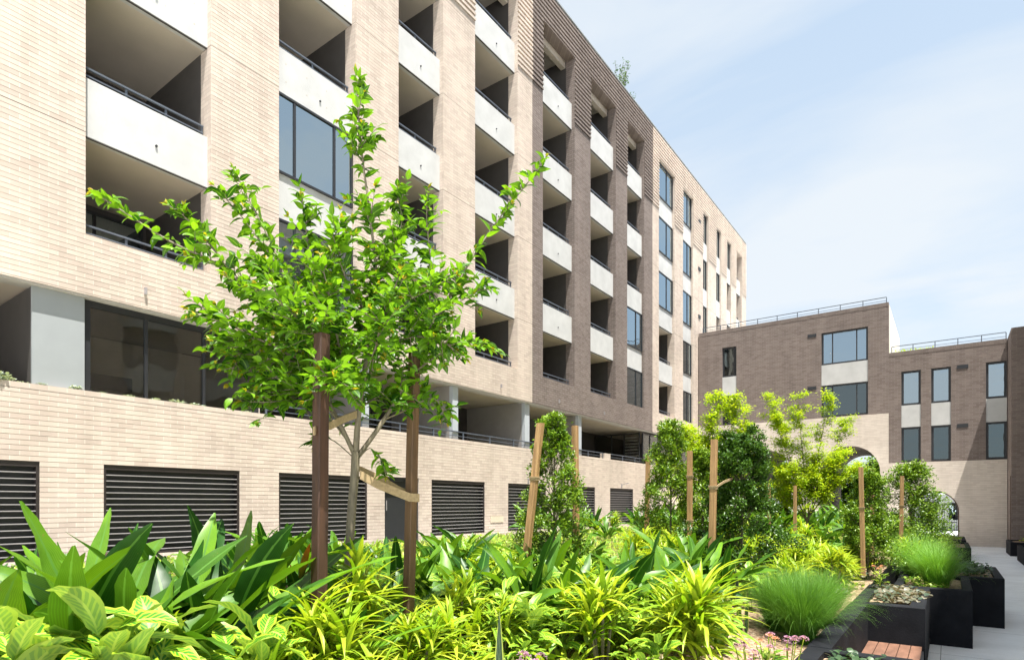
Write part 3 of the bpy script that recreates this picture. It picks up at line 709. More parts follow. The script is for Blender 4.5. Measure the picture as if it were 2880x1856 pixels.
def f_low(mat, seed, n=120, R=.28, lw=.07, sx_=1, sy_=1, h=.10):
    def f(t):
        r = np.random.default_rng(seed); L = Leaves(); P = np.stack([r.uniform(-R,R,n)*sx_, r.uniform(-R,R,n)*sy_, r.uniform(.0,h,n)], -1)
        L.add(P, r.uniform(0,2*PI,n), r.uniform(.1,1.0,n), lw*r.uniform(.8,1.4,n), lw*r.uniform(.6,.9,n), r.uniform(.3,1.2,n), 4, prof_oval, .15, r.uniform(-.4,.4,n))
        L.build('leaves', M[mat], t)
    return f
def f_flower(mat, seed, n=7):
    def f(t):
        r = np.random.default_rng(seed); L = Leaves(); m = MB(); G2 = Leaves()
        for k in range(n):
            a = r.uniform(0,2*PI); q = r.uniform(.0,.14); h = r.uniform(.24,.36); x, y = math.cos(a)*q, math.sin(a)*q
            m.tube([(x*.3,y*.3,0), (x,y,h)], .004, 5); k2 = 60; aa = r.uniform(0,2*PI,k2); ee = r.uniform(-.1,1.5,k2); rr = .030
            P = np.stack([x+np.cos(aa)*np.cos(ee)*rr, y+np.sin(aa)*np.cos(ee)*rr, h+np.sin(ee)*rr*.6], -1)
            Leaves().add(P, aa, ee, .014, .011, .1, 2, prof_oval, .1).build('flower_head', M[mat], t)
        k3 = 26; aa = r.uniform(0,2*PI,k3)
        G2.add(np.stack([np.cos(aa)*.04, np.sin(aa)*.04, r.uniform(.02,.2,k3)], -1), aa, r.uniform(.2,1,k3), .11, .05, .6, 4, prof_oval, .15)
        m.build('stems', M['l_cover'], t); G2.build('leaves', M['l_cover'], t)
    return f
for i in range(4):
    kit('asp%d'%i, 'broad_leaf_plant', '', 'plant', f_asp(10+i)); kit('cal%d'%i, 'striped_leaf_plant', '', 'plant', f_cal(20+i))
for i in range(3):
    kit('dra%d'%i, 'spiky_plant', '', 'plant', f_dra(30+i)); kit('fern%d'%i, 'fern', '', 'fern', f_fern(40+i)); kit('low%d'%i, 'low_plant', '', 'plant', f_low('l_cover', 50+i))
kit('drabig', 'spiky_plant', '', 'plant', f_dra(37, 130, .42, .034))
kit('grass0', 'fountain_grass', '', 'ornamental grass', f_grass(60, 3200, .84, 'l_grassd')); kit('grass1', 'fountain_grass', '', 'ornamental grass', f_grass(61, 2600, .74))
kit('snake', 'sword_leaf_plant', '', 'plant', f_snake(70)); kit('snake1', 'sword_leaf_plant', '', 'plant', f_snake(71, 3))
kit('dark', 'low_plant', '', 'plant', f_low('l_dark', 72, 150, .30, .075, 1, 1, .13)); kit('brz', 'low_plant', '', 'plant', f_low('l_bronze', 73, 130, .30, .10, 1, 1, .10))
kit('flo', 'flowering_plant', '', 'flower', f_flower('flower', 74)); kit('flop', 'flowering_plant', '', 'flower', f_flower('flowerp', 75, 4))
kit('silv', 'silver_plant', '', 'plant', f_low('l_silv', 76, 130, .16, .05, .5, 1, .10))
kit('gtuft', 'green_tuft_plant', '', 'plant', f_fern(77, 22))
def pos(px, t, dz=0): x, y = G(px, t); return (x, y, soil(x, y)+dz-.01)
# -- broad-leaf plants
AS = [(-60,2.6,.0,1.3,0,'broad dark green leaf plant cut off at the left edge of the photo'),
 (95,2.75,.03,1.35,1,'broad green leaf plant standing in front of the leftmost louvre'),
 (250,3.0,0,1.05,2,'broad leaf plant with arching blades before the brick strip between louvres'),
 (340,2.8,.0,1.3,3,'tall broad leaf plant with one upright blade in front of the second louvre'),
 (455,2.9,.05,1.25,0,'broad leaf plant with long leaning blades in the middle of the left clump'),
 (560,3.2,.05,1.3,1,'broad leaf plant whose tip reaches highest before the second louvre'),
 (660,3.5,0,1.15,2,'broad leaf plant with drooping dark blades left of the red-brown stake'),
 (790,3.9,0,.95,3,'dark broad leaf plant in shade just left of the red-brown stake'),
 (880,4.3,0,.9,0,'dark broad leaf plant behind the base of the red-brown stake'),
 (1075,4.5,0,.95,1,'broad leaf plant with shaded blades between trunk and brown stake'),
 (1130,5.0,0,.9,2,'broad leaf plant just behind the brown stake in front of the black door'),
 (1245,5.0,0,.9,3,'broad leaf plant immediately right of the brown stake'),
 (1325,5.2,0,.95,0,'broad leaf plant with two dark upright blades before the third-nearest louvre'),
 (1400,5.5,0,.9,1,'broad leaf plant beneath the small cream wall plate'),
 (1475,5.0,.05,1.0,2,'broad leaf plant with a large pale blade before the leaning orange stake'),
 (1560,5.3,0,.9,3,'broad leaf plant with upright blades at the foot of the conical shrub'),
 (1640,5.3,0,.95,0,'broad leaf plant right of the conical shrub, blades upright'),
 (1715,5.5,.02,1.05,1,'broad leaf plant with pale leaning blades before the farthest louvre'),
 (1790,5.8,.02,1.0,2,'broad leaf plant with yellow-edged upright blade right of the farthest louvre'),
 (1880,6.3,0,.95,3,'broad leaf plant with arching blades before the dark rounded shrub')]
for px, t, dz, s, v, lb in AS: place('asp%d'%v, pos(px,t,dz), U(0,6.28), s, lb, 'broad leaf plants across the garden bed')
# -- striped leaf plants: front-left ones labelled singly
CS = [(30,2.06,0.21,1.25,'striped leaf plant at the bottom left corner of the photo'),
 (165,2.26,0.23,1.20,'striped leaf plant with a dark-blotched blade near the bottom left'),
 (300,2.21,0.21,1.25,'striped leaf plant with cupped pale blades at the front of the left clump'),
 (430,2.30,0.21,1.20,'striped leaf plant with long yellow-edged blades below the left clump'),
 (545,2.64,0.17,1.08,'striped leaf plant below the drooping dark blades of the left clump'),
 (640,2.45,0.13,1.20,'striped leaf plant with a broad banded blade left of the spiky yellow plants'),
 (735,2.64,0.16,1.13,'striped leaf plant with a folded white blade left of the red-brown stake'),
 (800,3.1,-0.04,1.02,'striped leaf plant at the foot of the red-brown stake')]
for i, (px, t, dz, s, lb) in enumerate(CS): place('cal%d'%(i % 4), pos(px,t,dz), U(0,6.28), s, lb, 'striped leaf plants at the front')
# -- spiky plants
DS = [('dra0',1010,3.5,.30,1.15,'spiky yellow-green plant in front of the tree trunk'),
 ('dra1',880,2.9,.22,1.1,'spiky yellow plant at the bottom, front left of the tree'),
 ('dra2',1060,2.75,.10,1.0,'spiky lime plant at the bottom centre, nearest of its kind'),
 ('dra0',1270,3.6,.06,1.05,'spiky green plant right of the brown stake foot'),
 ('dra1',1330,3.2,.0,.9,'spiky plant with long dark strap leaves at the bottom centre right'),
 ('dra2',1695,4.4,.16,1.25,'rounded spiky yellow plant left of the biggest spiky one'),
 ('drabig',1965,4.5,.20,1.25,'biggest spiky yellow-green plant, spreading in the centre right foreground'),
 ('dra0',1865,3.6,-.1,.9,'spiky lime plant at the bottom edge below the biggest spiky one'),
 ('dra1',2235,8.3,.25,1.15,'spiky yellow plant behind the big soft grass tussock'),
 ('dra2',2340,8.6,.25,1.1,'spiky yellow plant left of the stake with the low white tie'),
 ('dra0',2290,9.8,.20,1.1,'spiky yellow plant in the far bed below the lime feathery tree'),
 ('dra1',2545,12.2,.15,1.1,'spiky golden plant at the foot of the far pyramidal shrub'),
 ('dra2',2160,9.0,.2,1.1,'spiky plant beside the dark dense shrub in the far bed')]
for k, px, t, dz, s, lb in DS: place(k, pos(px,t,dz), U(0,6.28), s, lb, 'spiky yellow plants in the bed')
for px, t, s, i, lb in [(1585,3.5,1.0,0,'lime fern with wavy fronds at the bottom, right of the sword leaf'), (1660,3.15,.9,1,'lime fern at the bottom edge under the rounded spiky plant'),
   (1760,3.7,.95,2,'lime fern between the two largest spiky yellow plants'), (1880,3.9,1.0,0,'lime fern below the biggest spiky plant, wavy fronds'), (1980,3.5,.85,1,'lime fern at the bottom edge left of the mauve flowers'), (2080,3.9,.8,2,'lime fern beside the mauve flowers at the bottom')]:
    place('fern%d'%i, pos(px,t,.0), U(0,6.28), s, lb, 'ferns along the front of the bed')
place('snake', pos(1428,2.75,.06), 0, 1.0, 'tall dark sword-leaf plant with pale edge at the bottom centre'); place('snake1', pos(1500,2.7,-.05), .1, .75, 'short dark sword-leaf plant right of the tall one'); dup(KIT['snake1'][0], pos(1612,3.0,-.05), .05, .75, 'dark sword-leaf plant among the ferns at the bottom')
dup(KIT['snake'][0], pos(2090,6.3,.0), .1, .9, 'dark sword-leaf plant between the dense dark shrub and the grass tussock')
for px, t, dz, k, s_, lb in ((905,3.0,.22,'dra2',.9,'spiky yellow plant covering the foot of the red-brown stake'), (1150,3.35,.2,'dra1',.85,'spiky lime plant covering the foot of the brown stake'), (860,3.15,.05,'asp1',.8,'small broad-leaf plant at the left of the red-brown stake foot'), (1215,3.6,.12,'cal1',1.0,'striped leaf plant right of the brown stake foot'), (960,3.2,.1,'fern1',.8,'lime fern between the two foreground stakes')):
    place(k, pos(px,t,dz), U(0,6.28), s_, lb)
cr = thing('orange_tip_plant', 'plant with orange-tipped upright leaves left of the red-brown stake', 'plant', pos(845,4.1)); L_ = Leaves(); n = 26; az = U(0,6.28,n); b0 = cr.location
L_.add(np.stack([b0[0]+0*az, b0[1]+0*az, b0[2]+U(.25,.62,n)], -1), az, U(.7,1.4,n), U(.2,.32,n), U(.04,.06,n), U(.1,.8,n), 7, prof_lance, .3); L_.build('leaves', M['l_crot'], cr)
MB().tube([tuple(b0), (b0[0], b0[1], b0[2]+.7)], .012, 6).build('stem', M['bark'], cr)
# -- grasses
place('grass0', pos(2255,6.15), 0, (.72,.72,.98), 'big soft green grass tussock beside the bench, nearest one', 'fountain grass tussocks')
dup(KIT['grass0'][0], pos(2190,6.6), 4.0, (.7,.7,.9), 'soft green grass tussock at the left side of the nearest big one', 'fountain grass tussocks')
dup(KIT['grass0'][0], pos(2300,7.0), 2.0, .85, 'soft green grass tussock right behind the nearest big one', 'fountain grass tussocks')
place('grass1', (-.16, 12.55, PH-.06), 0, (1.0,1.0,1.12), 'bright fountain grass spilling over the second charcoal planter', 'fountain grass tussocks')
for x, y, z, s, lb in ((-.50, 14.0, .86, 1.15, 'fountain grass just behind the bright one in the planter'), (-.80, 16.6, .86, 1.25, 'fountain grass in the middle of the row along the planters'), (-.75, 19.2, PH-.06, 1.3, 'fountain grass planted in the charcoal box behind the row'), (-.95, 21.5, .86, 1.05, 'farthest fountain grass tussock of the row')):
    dup(KIT['grass1'][0], (x,y,z), x*7+y, s, lb, 'fountain grass tussocks')
# -- planter plants
def fill(key, x0, x1, y0, y1, z, n, label, group, s=.8):
    for i in range(n): place(key, (U(x0,x1), y0+(y1-y0)*(i+.5)/n, z), U(0,6.28), s*U(.85,1.1), (['nearest','second','middle','fourth','rearmost'] if n == 5 else ['nearest','second','third','rearmost'])[i]+' '+label, group)
fill('dark', -.80, -.58, 4.2, 6.0, PH-.05, 5, 'dark green round-leaf plant in the nearest charcoal planter', 'dark leaved plants in the nearest planter', .8)
fill('brz', -.76, -.50, 9.85, 11.4, PH-.03, 5, 'low bronze-green plant in the charcoal planter behind the bench', 'low bronze plants behind the bench', .8)
fill('low2', -.55, .05, 12.1, 13.7, PH-.06, 4, 'leafy plant under the fountain grass in the second planter', 'leafy plants under the fountain grass', .8)
fill('dark', .22, .60, 14.3, 16.2, PH-.03, 4, 'dark trailing plant in the planter jutting farthest onto the path', 'dark trailing plants', .95)
fill('low0', -.2, .2, 23.6, 26, PH-.05, 4, 'green plant in the nearer of the two far left planters', 'plants in the nearer far planter', 1)
fill('low1', -.3, .2, 30.4, 33, .75, 4, 'green plant in the farthest left planter before the arch', 'plants in the farthest planter', 1.1)
fill('gtuft', 2.5, 3.6, 33.8, 35.7, .55, 5, 'green tufted plant in the planter against the brown block', 'tufted plants at the right', .9)
fill('low2', 2.6, 3.8, 27, 31, .55, 5, 'green plant in the nearer planter at the right edge', 'plants in the nearer right planter', 1)
# -- flowers
for px, t, dz, k, lb in [(2115,4.3,.05,'flo','mauve flower cluster beside the big grass tussock, leftmost of the front ones'), (2215,4.6,.05,'flo','mauve flower cluster in front of the big grass tussock'), (2165,4.5,.1,'flop','salmon flower cluster between two mauve ones'),
   (1495,3.7,.0,'flo','mauve flowers low behind the tall sword leaf'), (362,3.7,.45,'flo','single mauve flower cluster before the second louvre'), (2300,4.2,-.05,'flop','salmon flower by the corner of the bench surround'), (2100,3.4,-.1,'flo','mauve flowers at the very bottom of the photo'), (2475,9.6,.1,'flop','pale pink flowers right of the stake with the low tie')]:
    place(k, pos(px,t,dz), U(0,6.28), 1.0, lb, 'flowering plants in the bed')
# -- silver plants on the podium edge and roof greenery
for y in (3.35, 3.75, 4.05, 4.5, 5.0, 5.5, 6.0, 6.5, 6.75, 7.05, 7.6, 8.0):
    place('silv', (XF-.18, y+U(-.06,.06), PT-.03), U(0,6.28), U(.55,1.0) if y > 3.6 else 1.5, ('small silver-leaved plant on the podium wall below the pale grey panel' if y < 4.6 else 'small silver-leaved plant on the podium wall under the first glazed pane' if y < 5.9 else 'small silver-leaved plant on the podium wall under the second glazed pane' if y < 7.04 else 'small silver-leaved plant on the podium wall behind the tree foliage') if y > 3.6 else 'largest silver-leaved plant at the left end of the podium wall', 'silver plants on the podium edge')
rp = thing('rooftop_shrub', 'wispy green shrub showing above the parapet of the long building', 'shrub', (-14.4, 29.6, ZR-.3)); L_ = Leaves(); m = MB(); P = []
for k in range(16):
    a = random.uniform(0, 6.28); q = random.uniform(.2,1.0); tp = Vector((-14.4+math.cos(a)*q*.6, 29.9+math.sin(a)*q*1.5, ZR+random.uniform(.9,2.7)-.5*q)); m.tube([(-14.4,29.6,ZR-.3), tuple(tp)], [.02,.006], 5)
    for j in range(46): w = random.uniform(.35,1.05); P.append(Vector((-14.4,29.6,ZR-.3)).lerp(tp, w)+Vector((random.gauss(0,.07), random.gauss(0,.07), random.gauss(0,.07))))
P = np.array([tuple(p) for p in P]); n = len(P); L_.add(P, U(0,6.28,n), U(-.4,1,n), U(.09,.17,n), U(.03,.05,n), U(0,.8,n), 3, prof_oval, .2)
L_.build('foliage', M['l_shrub'], rp); m.build('branches', M['bark'], rp)
L_ = Leaves(); n = 500; L_.add(np.stack([U(-2.55,-.6,n), U(40.45,41.3,n), U(R2-.3,R2+.16,n)], -1), U(0,6.28,n), U(.2,1.4,n), U(.12,.22,n), .04, .6, 3, prof_lance, .2)
tag(L_.build('roof_planting', M['l_fern'], None, (0,0,0)), 'lime green roof planting behind the railing of the lower end block', 'plants')['kind'] = 'stuff'

for i, (x, y, k, lb) in enumerate(((-1.5, 10.2, 'brz', 'low bronze plant at the bed edge beside the planter behind the bench'), (-1.45, 11.3, 'low1', 'low green plant at the bed edge beside the second charcoal planter'), (-1.9, 9.4, 'low2', 'low green plant on the mulch behind the bench corner'), (-1.6, 12.6, 'brz', 'low bronze plant left of the bright fountain grass'), (-2.3, 10.6, 'low0', 'low green plant left of the stake before the large arch'), (-1.7, 13.8, 'fern2', 'lime fern left of the fountain grass row'))):
    place(k, (x, y, soil(x,y)), i*1.3, .95, lb)
# -- filler plants of the dense bed
MARKS = [(60,'the leftmost louvre'),(205,'the first brick strip'),(400,'the second louvre'),(610,'the second louvre edge'),(730,'the strip before the red-brown stake'),(895,'the red-brown stake'),(990,'the tree trunk'),(1110,'the black door'),(1155,'the brown stake'),(1290,'the third-nearest louvre'),(1395,'the cream wall plate'),(1490,'the leaning orange stake'),(1560,'the conical shrub'),(1620,'the second orange stake'),(1700,'the rounded spiky yellow plant'),(1750,'the farthest louvre'),(1825,'the stake by the rounded shrub'),(1885,'the rounded green shrub'),(1940,'the thin orange stake'),(2008,'the tall tied orange stake'),(2085,'the dark dense shrub'),(2160,'the faint orange stakes'),(2280,'the wide lime feathery tree'),(2350,'the large arch'),(2422,'the stake before the large arch'),(2470,'the pyramidal shrub by the arch'),(2537,'the farthest stake'),(2580,'the farthest pyramidal shrub'),(2640,'the small arch')]
KN = {'asp':'broad-leaf plant','cal':'striped leaf plant','dra':'spiky yellow plant','fer':'lime fern','low':'low leafy plant'}
SEEN = set()
def lab(key, px, t, s):
    d, nm = min((abs(px-a), (a, b)) for a, b in MARKS); side = 'left of' if px < nm[0]-14 else 'right of' if px > nm[0]+14 else 'in line with'
    row = 'front' if t < 3.6 else 'second row' if t < 4.4 else 'third row' if t < 5.2 else 'middle' if t < 6.6 else 'rear middle' if t < 8.5 else 'far bed' if t < 11.5 else 'farther bed' if t < 16 else 'very back'
    for sz in ('', 'small ' if s < .85 else 'larger '):
        l = '%s%s %s %s, %s' % (sz, KN[key[:3]], side, nm[1], row)
        if l not in SEEN: break
    SEEN.add(l); return l
cnt = 0
def zone(keys, n, pxr, tr, dz, s, label, group, avoid=()):
    global cnt
    for i in range(n):
        px = U(*pxr); t = math.sqrt(U(tr[0]**2, tr[1]**2)); x, y = G(px, t)
        if any(abs(px-a) < w and b-1.3 < t < b+.25 for a, b, w in ((1965,4.5,75),(1695,4.4,55),(1010,3.5,50),(1270,3.6,40),(1430,2.75,70),(1500,2.7,50),(1612,3.0,40),(2160,4.5,110),(2235,6.1,150))): continue
        if 2100 < px and t < 7.4: continue
        if x > -1.35 or x < BX0+.2 or y > BY1-.3: continue
        k_ = keys[i % len(keys)]; s_ = U(*s); place(k_, (x, y, soil(x,y)+U(*dz)), U(0,6.28), s_, lab(k_, px, t, s_), KN[k_[:3]]+'s filling the bed')
CK = ['cal0','cal1','cal2','cal3']; LK = ['low0','low1','low2']
zone(CK+['dra0','fern1'], 100, (1100,2050), (3.8,5.8), (-.02,.14), (.6,.95), 'small striped leaf plant in the dense middle of the bed', 'small striped plants in the middle of the bed')
zone(LK+['fern0','cal2'], 50, (900,2200), (2.6,4.6), (.0,.05), (.7,1.0), 'low leafy ground plant between the front ferns and spiky plants', 'low leafy plants at the front of the bed')
zone(CK+['asp0','dra1','fern0'], 110, (700,2000), (5.6,9.0), (-.03,.15), (.7,1.0), 'mixed leafy plant behind the row of broad leaf plants', 'leafy plants in the middle rows')
zone(['dra0','dra1','dra2','cal1','fern0','asp1'], 150, (1780,2600), (6.6,14), (.0,.2), (.85,1.15), 'bright leafy plant in the far sunlit part of the bed', 'bright plants in the far bed')
zone(['dra0','cal3','dra2','fern0','cal1'], 40, (2080,2420), (7.4,10.5), (.0,.15), (.8,1.1), '', '')
zone(['asp3','asp1','fern1','dra0'], 80, (1500,2640), (14,30), (.0,.2), (1.0,1.35), 'leafy plant in the farthest part of the bed before the arches', 'plants in the farthest bed')
zone(['asp0','asp1','asp2','cal0'], 26, (-300,900), (3.7,6.5), (-.1,.1), (.75,.95), 'leafy plant behind the large left clump', 'leafy plants behind the left clump')
zone(CK+['fern2','dra1','dra2'], 44, (-100,1000), (2.2,3.3), (.0,.15), (.8,1.0), 'striped leaf plant low inside the left clump', 'striped plants inside the left clump')
L_ = Leaves(); n = 52000; x = U(BX0+.1, -1.5, n); y = U(.3, BY1-.3, n)
dn = -SA*x+CA*y; keep = (U(0,1,n) < np.clip(1.35-y/30, .3, 1)*np.clip((dn-2.6)/2.2, .12, 1))&~((x > -2.1)&(y < 9.2)); x, y = x[keep], y[keep]; z = np.array([soil(a,b) for a, b in zip(x,y)]); n = len(x)
L_.add(np.stack([x,y,z+U(0,.12,n)], -1), U(0,6.28,n), U(.2,1.4,n), U(.07,.2,n), U(.03,.06,n), U(.2,1.2,n), 4, prof_lance, .25, U(-.4,.4,n))
L_.build('ground_cover', M['l_cover'], None, (0,0,0)); g_ = bpy.data.objects['ground_cover']; g_['kind'] = 'stuff'; g_['label'] = 'low mixed green ground cover across the bed'; g_['category'] = 'ground cover'

# ================================================================== SHRUBS
def shrub(px, t, ztop, rad, n, mat, label, leaf=.05, zb=None, blunt=.75):
    x0, y0 = G(px, t); zb = soil(x0, y0); th = thing('evergreen_shrub', label, 'shrub', (x0,y0,zb), 'evergreen shrubs along the bed')
    H = ztop-zb; m = MB(); L = Leaves(); P = []
    m.tube([(x0,y0,zb-.05), (x0+.01,y0,zb+H*.5), (x0,y0+.02,ztop-.2)], [.022,.016,.006], 6)
    nl = 150; ctr = []
    for k in range(nl):
        h = random.random()**.85; rr = rad*(1-h**1.6*blunt)*random.uniform(.55,1.12)*(.75 if h < .08 else 1); a = random.uniform(0, 6.28); rr *= 1+.16*math.sin(a*2+h*7+px)+(.35 if random.random() < .06 else 0)
        c = Vector((x0+math.cos(a)*rr, y0+math.sin(a)*rr, zb+.12+h*(H-.12)+random.uniform(-.05,.08)))
        if k % 2 == 0: m.tube([(x0,y0,max(zb, c.z-.35)), tuple(c)], [.007,.003], 4, False)
        ctr.append((c, rad*random.uniform(.20,.40)*(1-.45*h)))
    for k in range(n):
        c, q = random.choice(ctr); d = Vector((random.gauss(0,1), random.gauss(0,1), random.gauss(0,1))).normalized()*q*random.random()**.4
        P.append(tuple(c+d))
    for k in range(n//14): h = random.random(); P.append((x0+random.gauss(0,.035+.04*(1-h)), y0+random.gauss(0,.05), ztop-.5*h*.7))
    P = np.array(P); k = len(P)
    L.add(P, U(0,6.28,k), U(-.3,1.3,k), leaf*U(.7,1.3,k), leaf*.5*U(.8,1.2,k), U(0,.8,k), 2, prof_oval, .3, U(-.8,.8,k))
    L.build('foliage', M[mat], th); m.build('trunk', M['bark'], th)
shrub(1557, 7.3, 3.25, .44, 12000, 'l_shrubl', 'conical small-leaved shrub between two orange stakes before the louvres', .048)
shrub(1885, 10.2, 3.60, .50, 12000, 'l_shrubl', 'rounded green shrub left of the lime feathery tree', .055)
shrub(2085, 8.3, 3.20, .50, 26000, 'l_shrub', 'dense dark green shrub right of the stake with white tie, darkest one', .048, blunt=.5)
shrub(1975, 9.8, 3.1, .42, 10000, 'l_shrubl', 'green shrub behind the two middle stakes', .05)
shrub(2440, 11.3, 2.80, .50, 13000, 'l_shrubl', 'pyramidal shrub beside the stake in front of the large arch', .055)
shrub(2560, 13.9, 3.15, .80, 15000, 'l_shrubl', 'pyramidal shrub in front of the small arch, farthest right', .062)

# ================================================================== TREES
def feathery(px, t, ztop, spread, tips, seed, label, n_leaf=1.0):
    r = random.Random(seed); x0, y0 = G(px, t); zb = soil(x0,y0); th = thing('young_tree', label, 'tree', (x0,y0,zb), 'young lime green trees')
    H = ztop-zb; m = MB(); L = Leaves(); P = []
    fork = Vector((x0, y0, zb+H*.22)); m.tube([(x0,y0,zb-.05), tuple(fork)], [.03,.024], 8)
    for dx, hz in tips:                      # sideways offset (m) and height fraction of each main branch tip
        e = fork+Vector((CA*dx+r.uniform(-.1,.1), SA*dx+r.uniform(-.3,.3), 0)); e.z = zb+H*hz
        pts = [fork.lerp(e, q)+Vector((0,0,.12*H*math.sin(q*PI)*(abs(dx)*.25)))+Vector((r.gauss(0,.02), r.gauss(0,.02), 0)) for q in (0,.25,.5,.75,1)]
        m.tube([tuple(p) for p in pts], [.018,.013,.010,.006,.003], 6)
        for k in range(int(26*n_leaf)):
            q = r.uniform(.2, 1.0); i = min(3, int(q*4)); b = pts[i].lerp(pts[i+1], q*4-i); a = r.uniform(0,6.28); ln = spread*r.uniform(.25,.6)*(1.15-q*.75)
            tp = b+Vector((math.cos(a)*ln, math.sin(a)*ln, ln*r.uniform(-.1,.8))); m.tube([tuple(b), tuple(tp)], [.004,.0015], 4, False)
            for j in range(int(105*n_leaf)): w = r.uniform(.1,1.05); P.append(tuple(b.lerp(tp, w)+Vector((r.gauss(0,.05), r.gauss(0,.05), r.gauss(0,.04)))))
        for j in range(90): w = r.uniform(.45,1.03); i = min(3, int(w*4)); P.append(tuple(pts[i].lerp(pts[i+1], min(1, w*4-i))+Vector((r.gauss(0,.04), r.gauss(0,.04), r.gauss(0,.03)))))
    P = np.array(P); k = len(P)
    L.add(P, U(0,6.28,k), U(-.5,.9,k), U(.05,.085,k), U(.018,.030,k), U(0,.8,k), 2, prof_oval, .2, U(-.6,.6,k))
    L.build('foliage', M['l_lime'], th); m.build('trunk', M['bark'], th)
feathery(2020, 10.6, 4.20, .75, [(-.55,.80),(-.35,.98),(.0,1.0),(.25,.98),(.62,.92),(-.1,.75),(.4,.7)], 3, 'lime green feathery young tree behind the stake with the white tie', 1.0)
feathery(1930, 12.0, 3.75, .7, [(-.4,.8),(0,1.0),(.35,.9)], 9, 'pale feathery young tree behind the green shrubs, left of the bigger lime one', .9)
feathery(2270, 13.5, 4.75, 1.0, [(-1.05,1.0),(-.6,.82),(-.05,.97),(.45,.98),(.95,.84),(.75,.62),(-.7,.55),(1.05,.55),(.2,.6),(-1.1,.42)], 5, 'wide lime green feathery tree before the large arches', 1.1)
# street trees beyond the arches
for x0, y0, h, lb in ((-5.6, 54, 6.0, 'green street tree seen through the right large arch'), (-11.0, 54, 6.0, 'green street tree behind the left large arch')):
    th = thing('street_tree', lb, 'tree', (x0,y0,0), 'street trees beyond the arches'); MB().tube([(x0,y0,0),(x0,y0,h*.6)], [.14,.08], 8).build('trunk', M['bark'], th)
    ct = [(x0+random.gauss(0,2.0), y0+random.gauss(0,1), h*.5+random.uniform(-2.6,2.2)) for _ in range(60)]; P = np.array([np.array(random.choice(ct))+np.array([random.gauss(0,.42) for _ in range(3)]) for _ in range(15000)]); k = len(P)
    L_ = Leaves(); L_.add(P, U(0,6.28,k), U(-.5,1.2,k), U(.25,.42,k), U(.16,.24,k), U(0,.8,k), 2, prof_oval, .2); L_.build('crown', M['l_shrubl'], th)

# ---- main tree
TD = 3.75
x0, y0 = G(985, TD); mt = thing('young_tree', 'foreground young tree with glossy oval leaves tied between two stakes', 'tree', (x0, y0, soil(x0,y0)))
m = MB(); L = Leaves(); LN = Leaves(); rr_ = random.Random(11)
def br(pts, r0, r1, tw=1.0, leafy=True, start=.25, dens=1.0, twl=.30):
    P = [Vector(Q(*p)) for p in pts]
    PP = []
    for i in range(len(P)-1):
        a = P[max(i-1,0)]; b = P[i]; c = P[i+1]; d = P[min(i+2, len(P)-1)]
        for k in range(5):
            u = k/5; PP.append(.5*((2*b)+(c-a)*u+(2*a-5*b+4*c-d)*u*u+(3*b-a-3*c+d)*u**3))
    PP.append(P[-1]); n = len(PP)
    m.tube([tuple(p) for p in PP], [r0+(r1-r0)*i/(n-1) for i in range(n)], 8)
    if not leafy: return
    ln = sum((PP[i+1]-PP[i]).length for i in range(n-1))
    def at(q): f = q*(n-1); i = min(n-2, int(f)); return PP[i].lerp(PP[i+1], f-i), (PP[i+1]-PP[i]).normalized()
    def leaf(p, d, s=1.0, new=False):
        a = math.atan2(d.y, d.x)+rr_.uniform(-.5,.5); e = math.asin(max(-1, min(1, d.z)))
        T = LN if new else L
        T.add([tuple(p)], a, max(-.6, min(1.2, e+rr_.uniform(-.35,.35))), rr_.uniform(.055,.130)*s, rr_.uniform(.036,.062)*s, rr_.uniform(.1,1.3), 6, prof_leafy, rr_.uniform(.1,.4), rr_.uniform(-.9,.9))
    def sprig(b, d, l, s=1.0):
        e = b+d*l+Vector((0,0,-.08*l)); k = max(3, int(l/.026)); 
        m.tube([tuple(b), tuple(b.lerp(e,.5)+Vector((0,0,.02*l))), tuple(e)], [.0035,.0025,.0012], 5, False)
        for j in range(k):
            q = (j+.6)/k; p = b.lerp(e, q); sd = d.cross(Vector((0,0,1))).normalized()*(1 if j % 2 else -1)
            leaf(p, (d*.55+sd*rr_.uniform(.6,1)+Vector((0,0,rr_.uniform(-.1,.45)))).normalized(), s*(1.05-.45*q))
        leaf(e, d, .7*s)
        if rr_.random() < .38:
            for _ in range(4): leaf(e, (d+Vector((rr_.gauss(0,.4), rr_.gauss(0,.4), rr_.gauss(.2,.3)))).normalized(), .32, True)
    k = int(ln/.030)
    for j in range(k):
        q = start+(1-start)*(j+.5)/k; p, d = at(q); a = j*2.4+rr_.uniform(-.3,.3)
        u = d.cross(Vector((0,0,1)) if abs(d.z) < .9 else Vector((1,0,0))).normalized(); w = d.cross(u); sd = u*math.cos(a)+w*math.sin(a)
        leaf(p, (d*.5+sd).normalized(), 1.15-.45*q)
    kt = int(ln*26*dens*tw)
    for j in range(kt):
        q = start+(.93-start)*rr_.random(); p, d = at(q)
        sd = Vector((rr_.gauss(0,1), rr_.gauss(0,1), rr_.gauss(.1,.6))).normalized()
        sprig(p, (d*.6+sd).normalized(), twl*rr_.choice((.35,.6,.8,1.0,1.35))*(1.1-.75*q))
    p, d = at(1.0)
    for _ in range(5): leaf(p, (d+Vector((rr_.gauss(0,.35), rr_.gauss(0,.35), rr_.gauss(.2,.3)))).normalized(), .4, True)
br([(978,1640,TD),(988,1450,TD),(998,1330,TD),(1000,1270,TD)], .030, .027, leafy=False)
br([(1000,1290,TD),(1010,1150,3.75),(1040,950,3.8),(1060,780,3.85)], .022, .012, start=.55, dens=1.6, twl=.34)
br([(1060,790,3.85),(1045,640,3.8),(1020,450,3.8),(1008,320,3.8),(1000,205,3.8)], .011, .002, tw=1.5, start=.0, twl=.17)
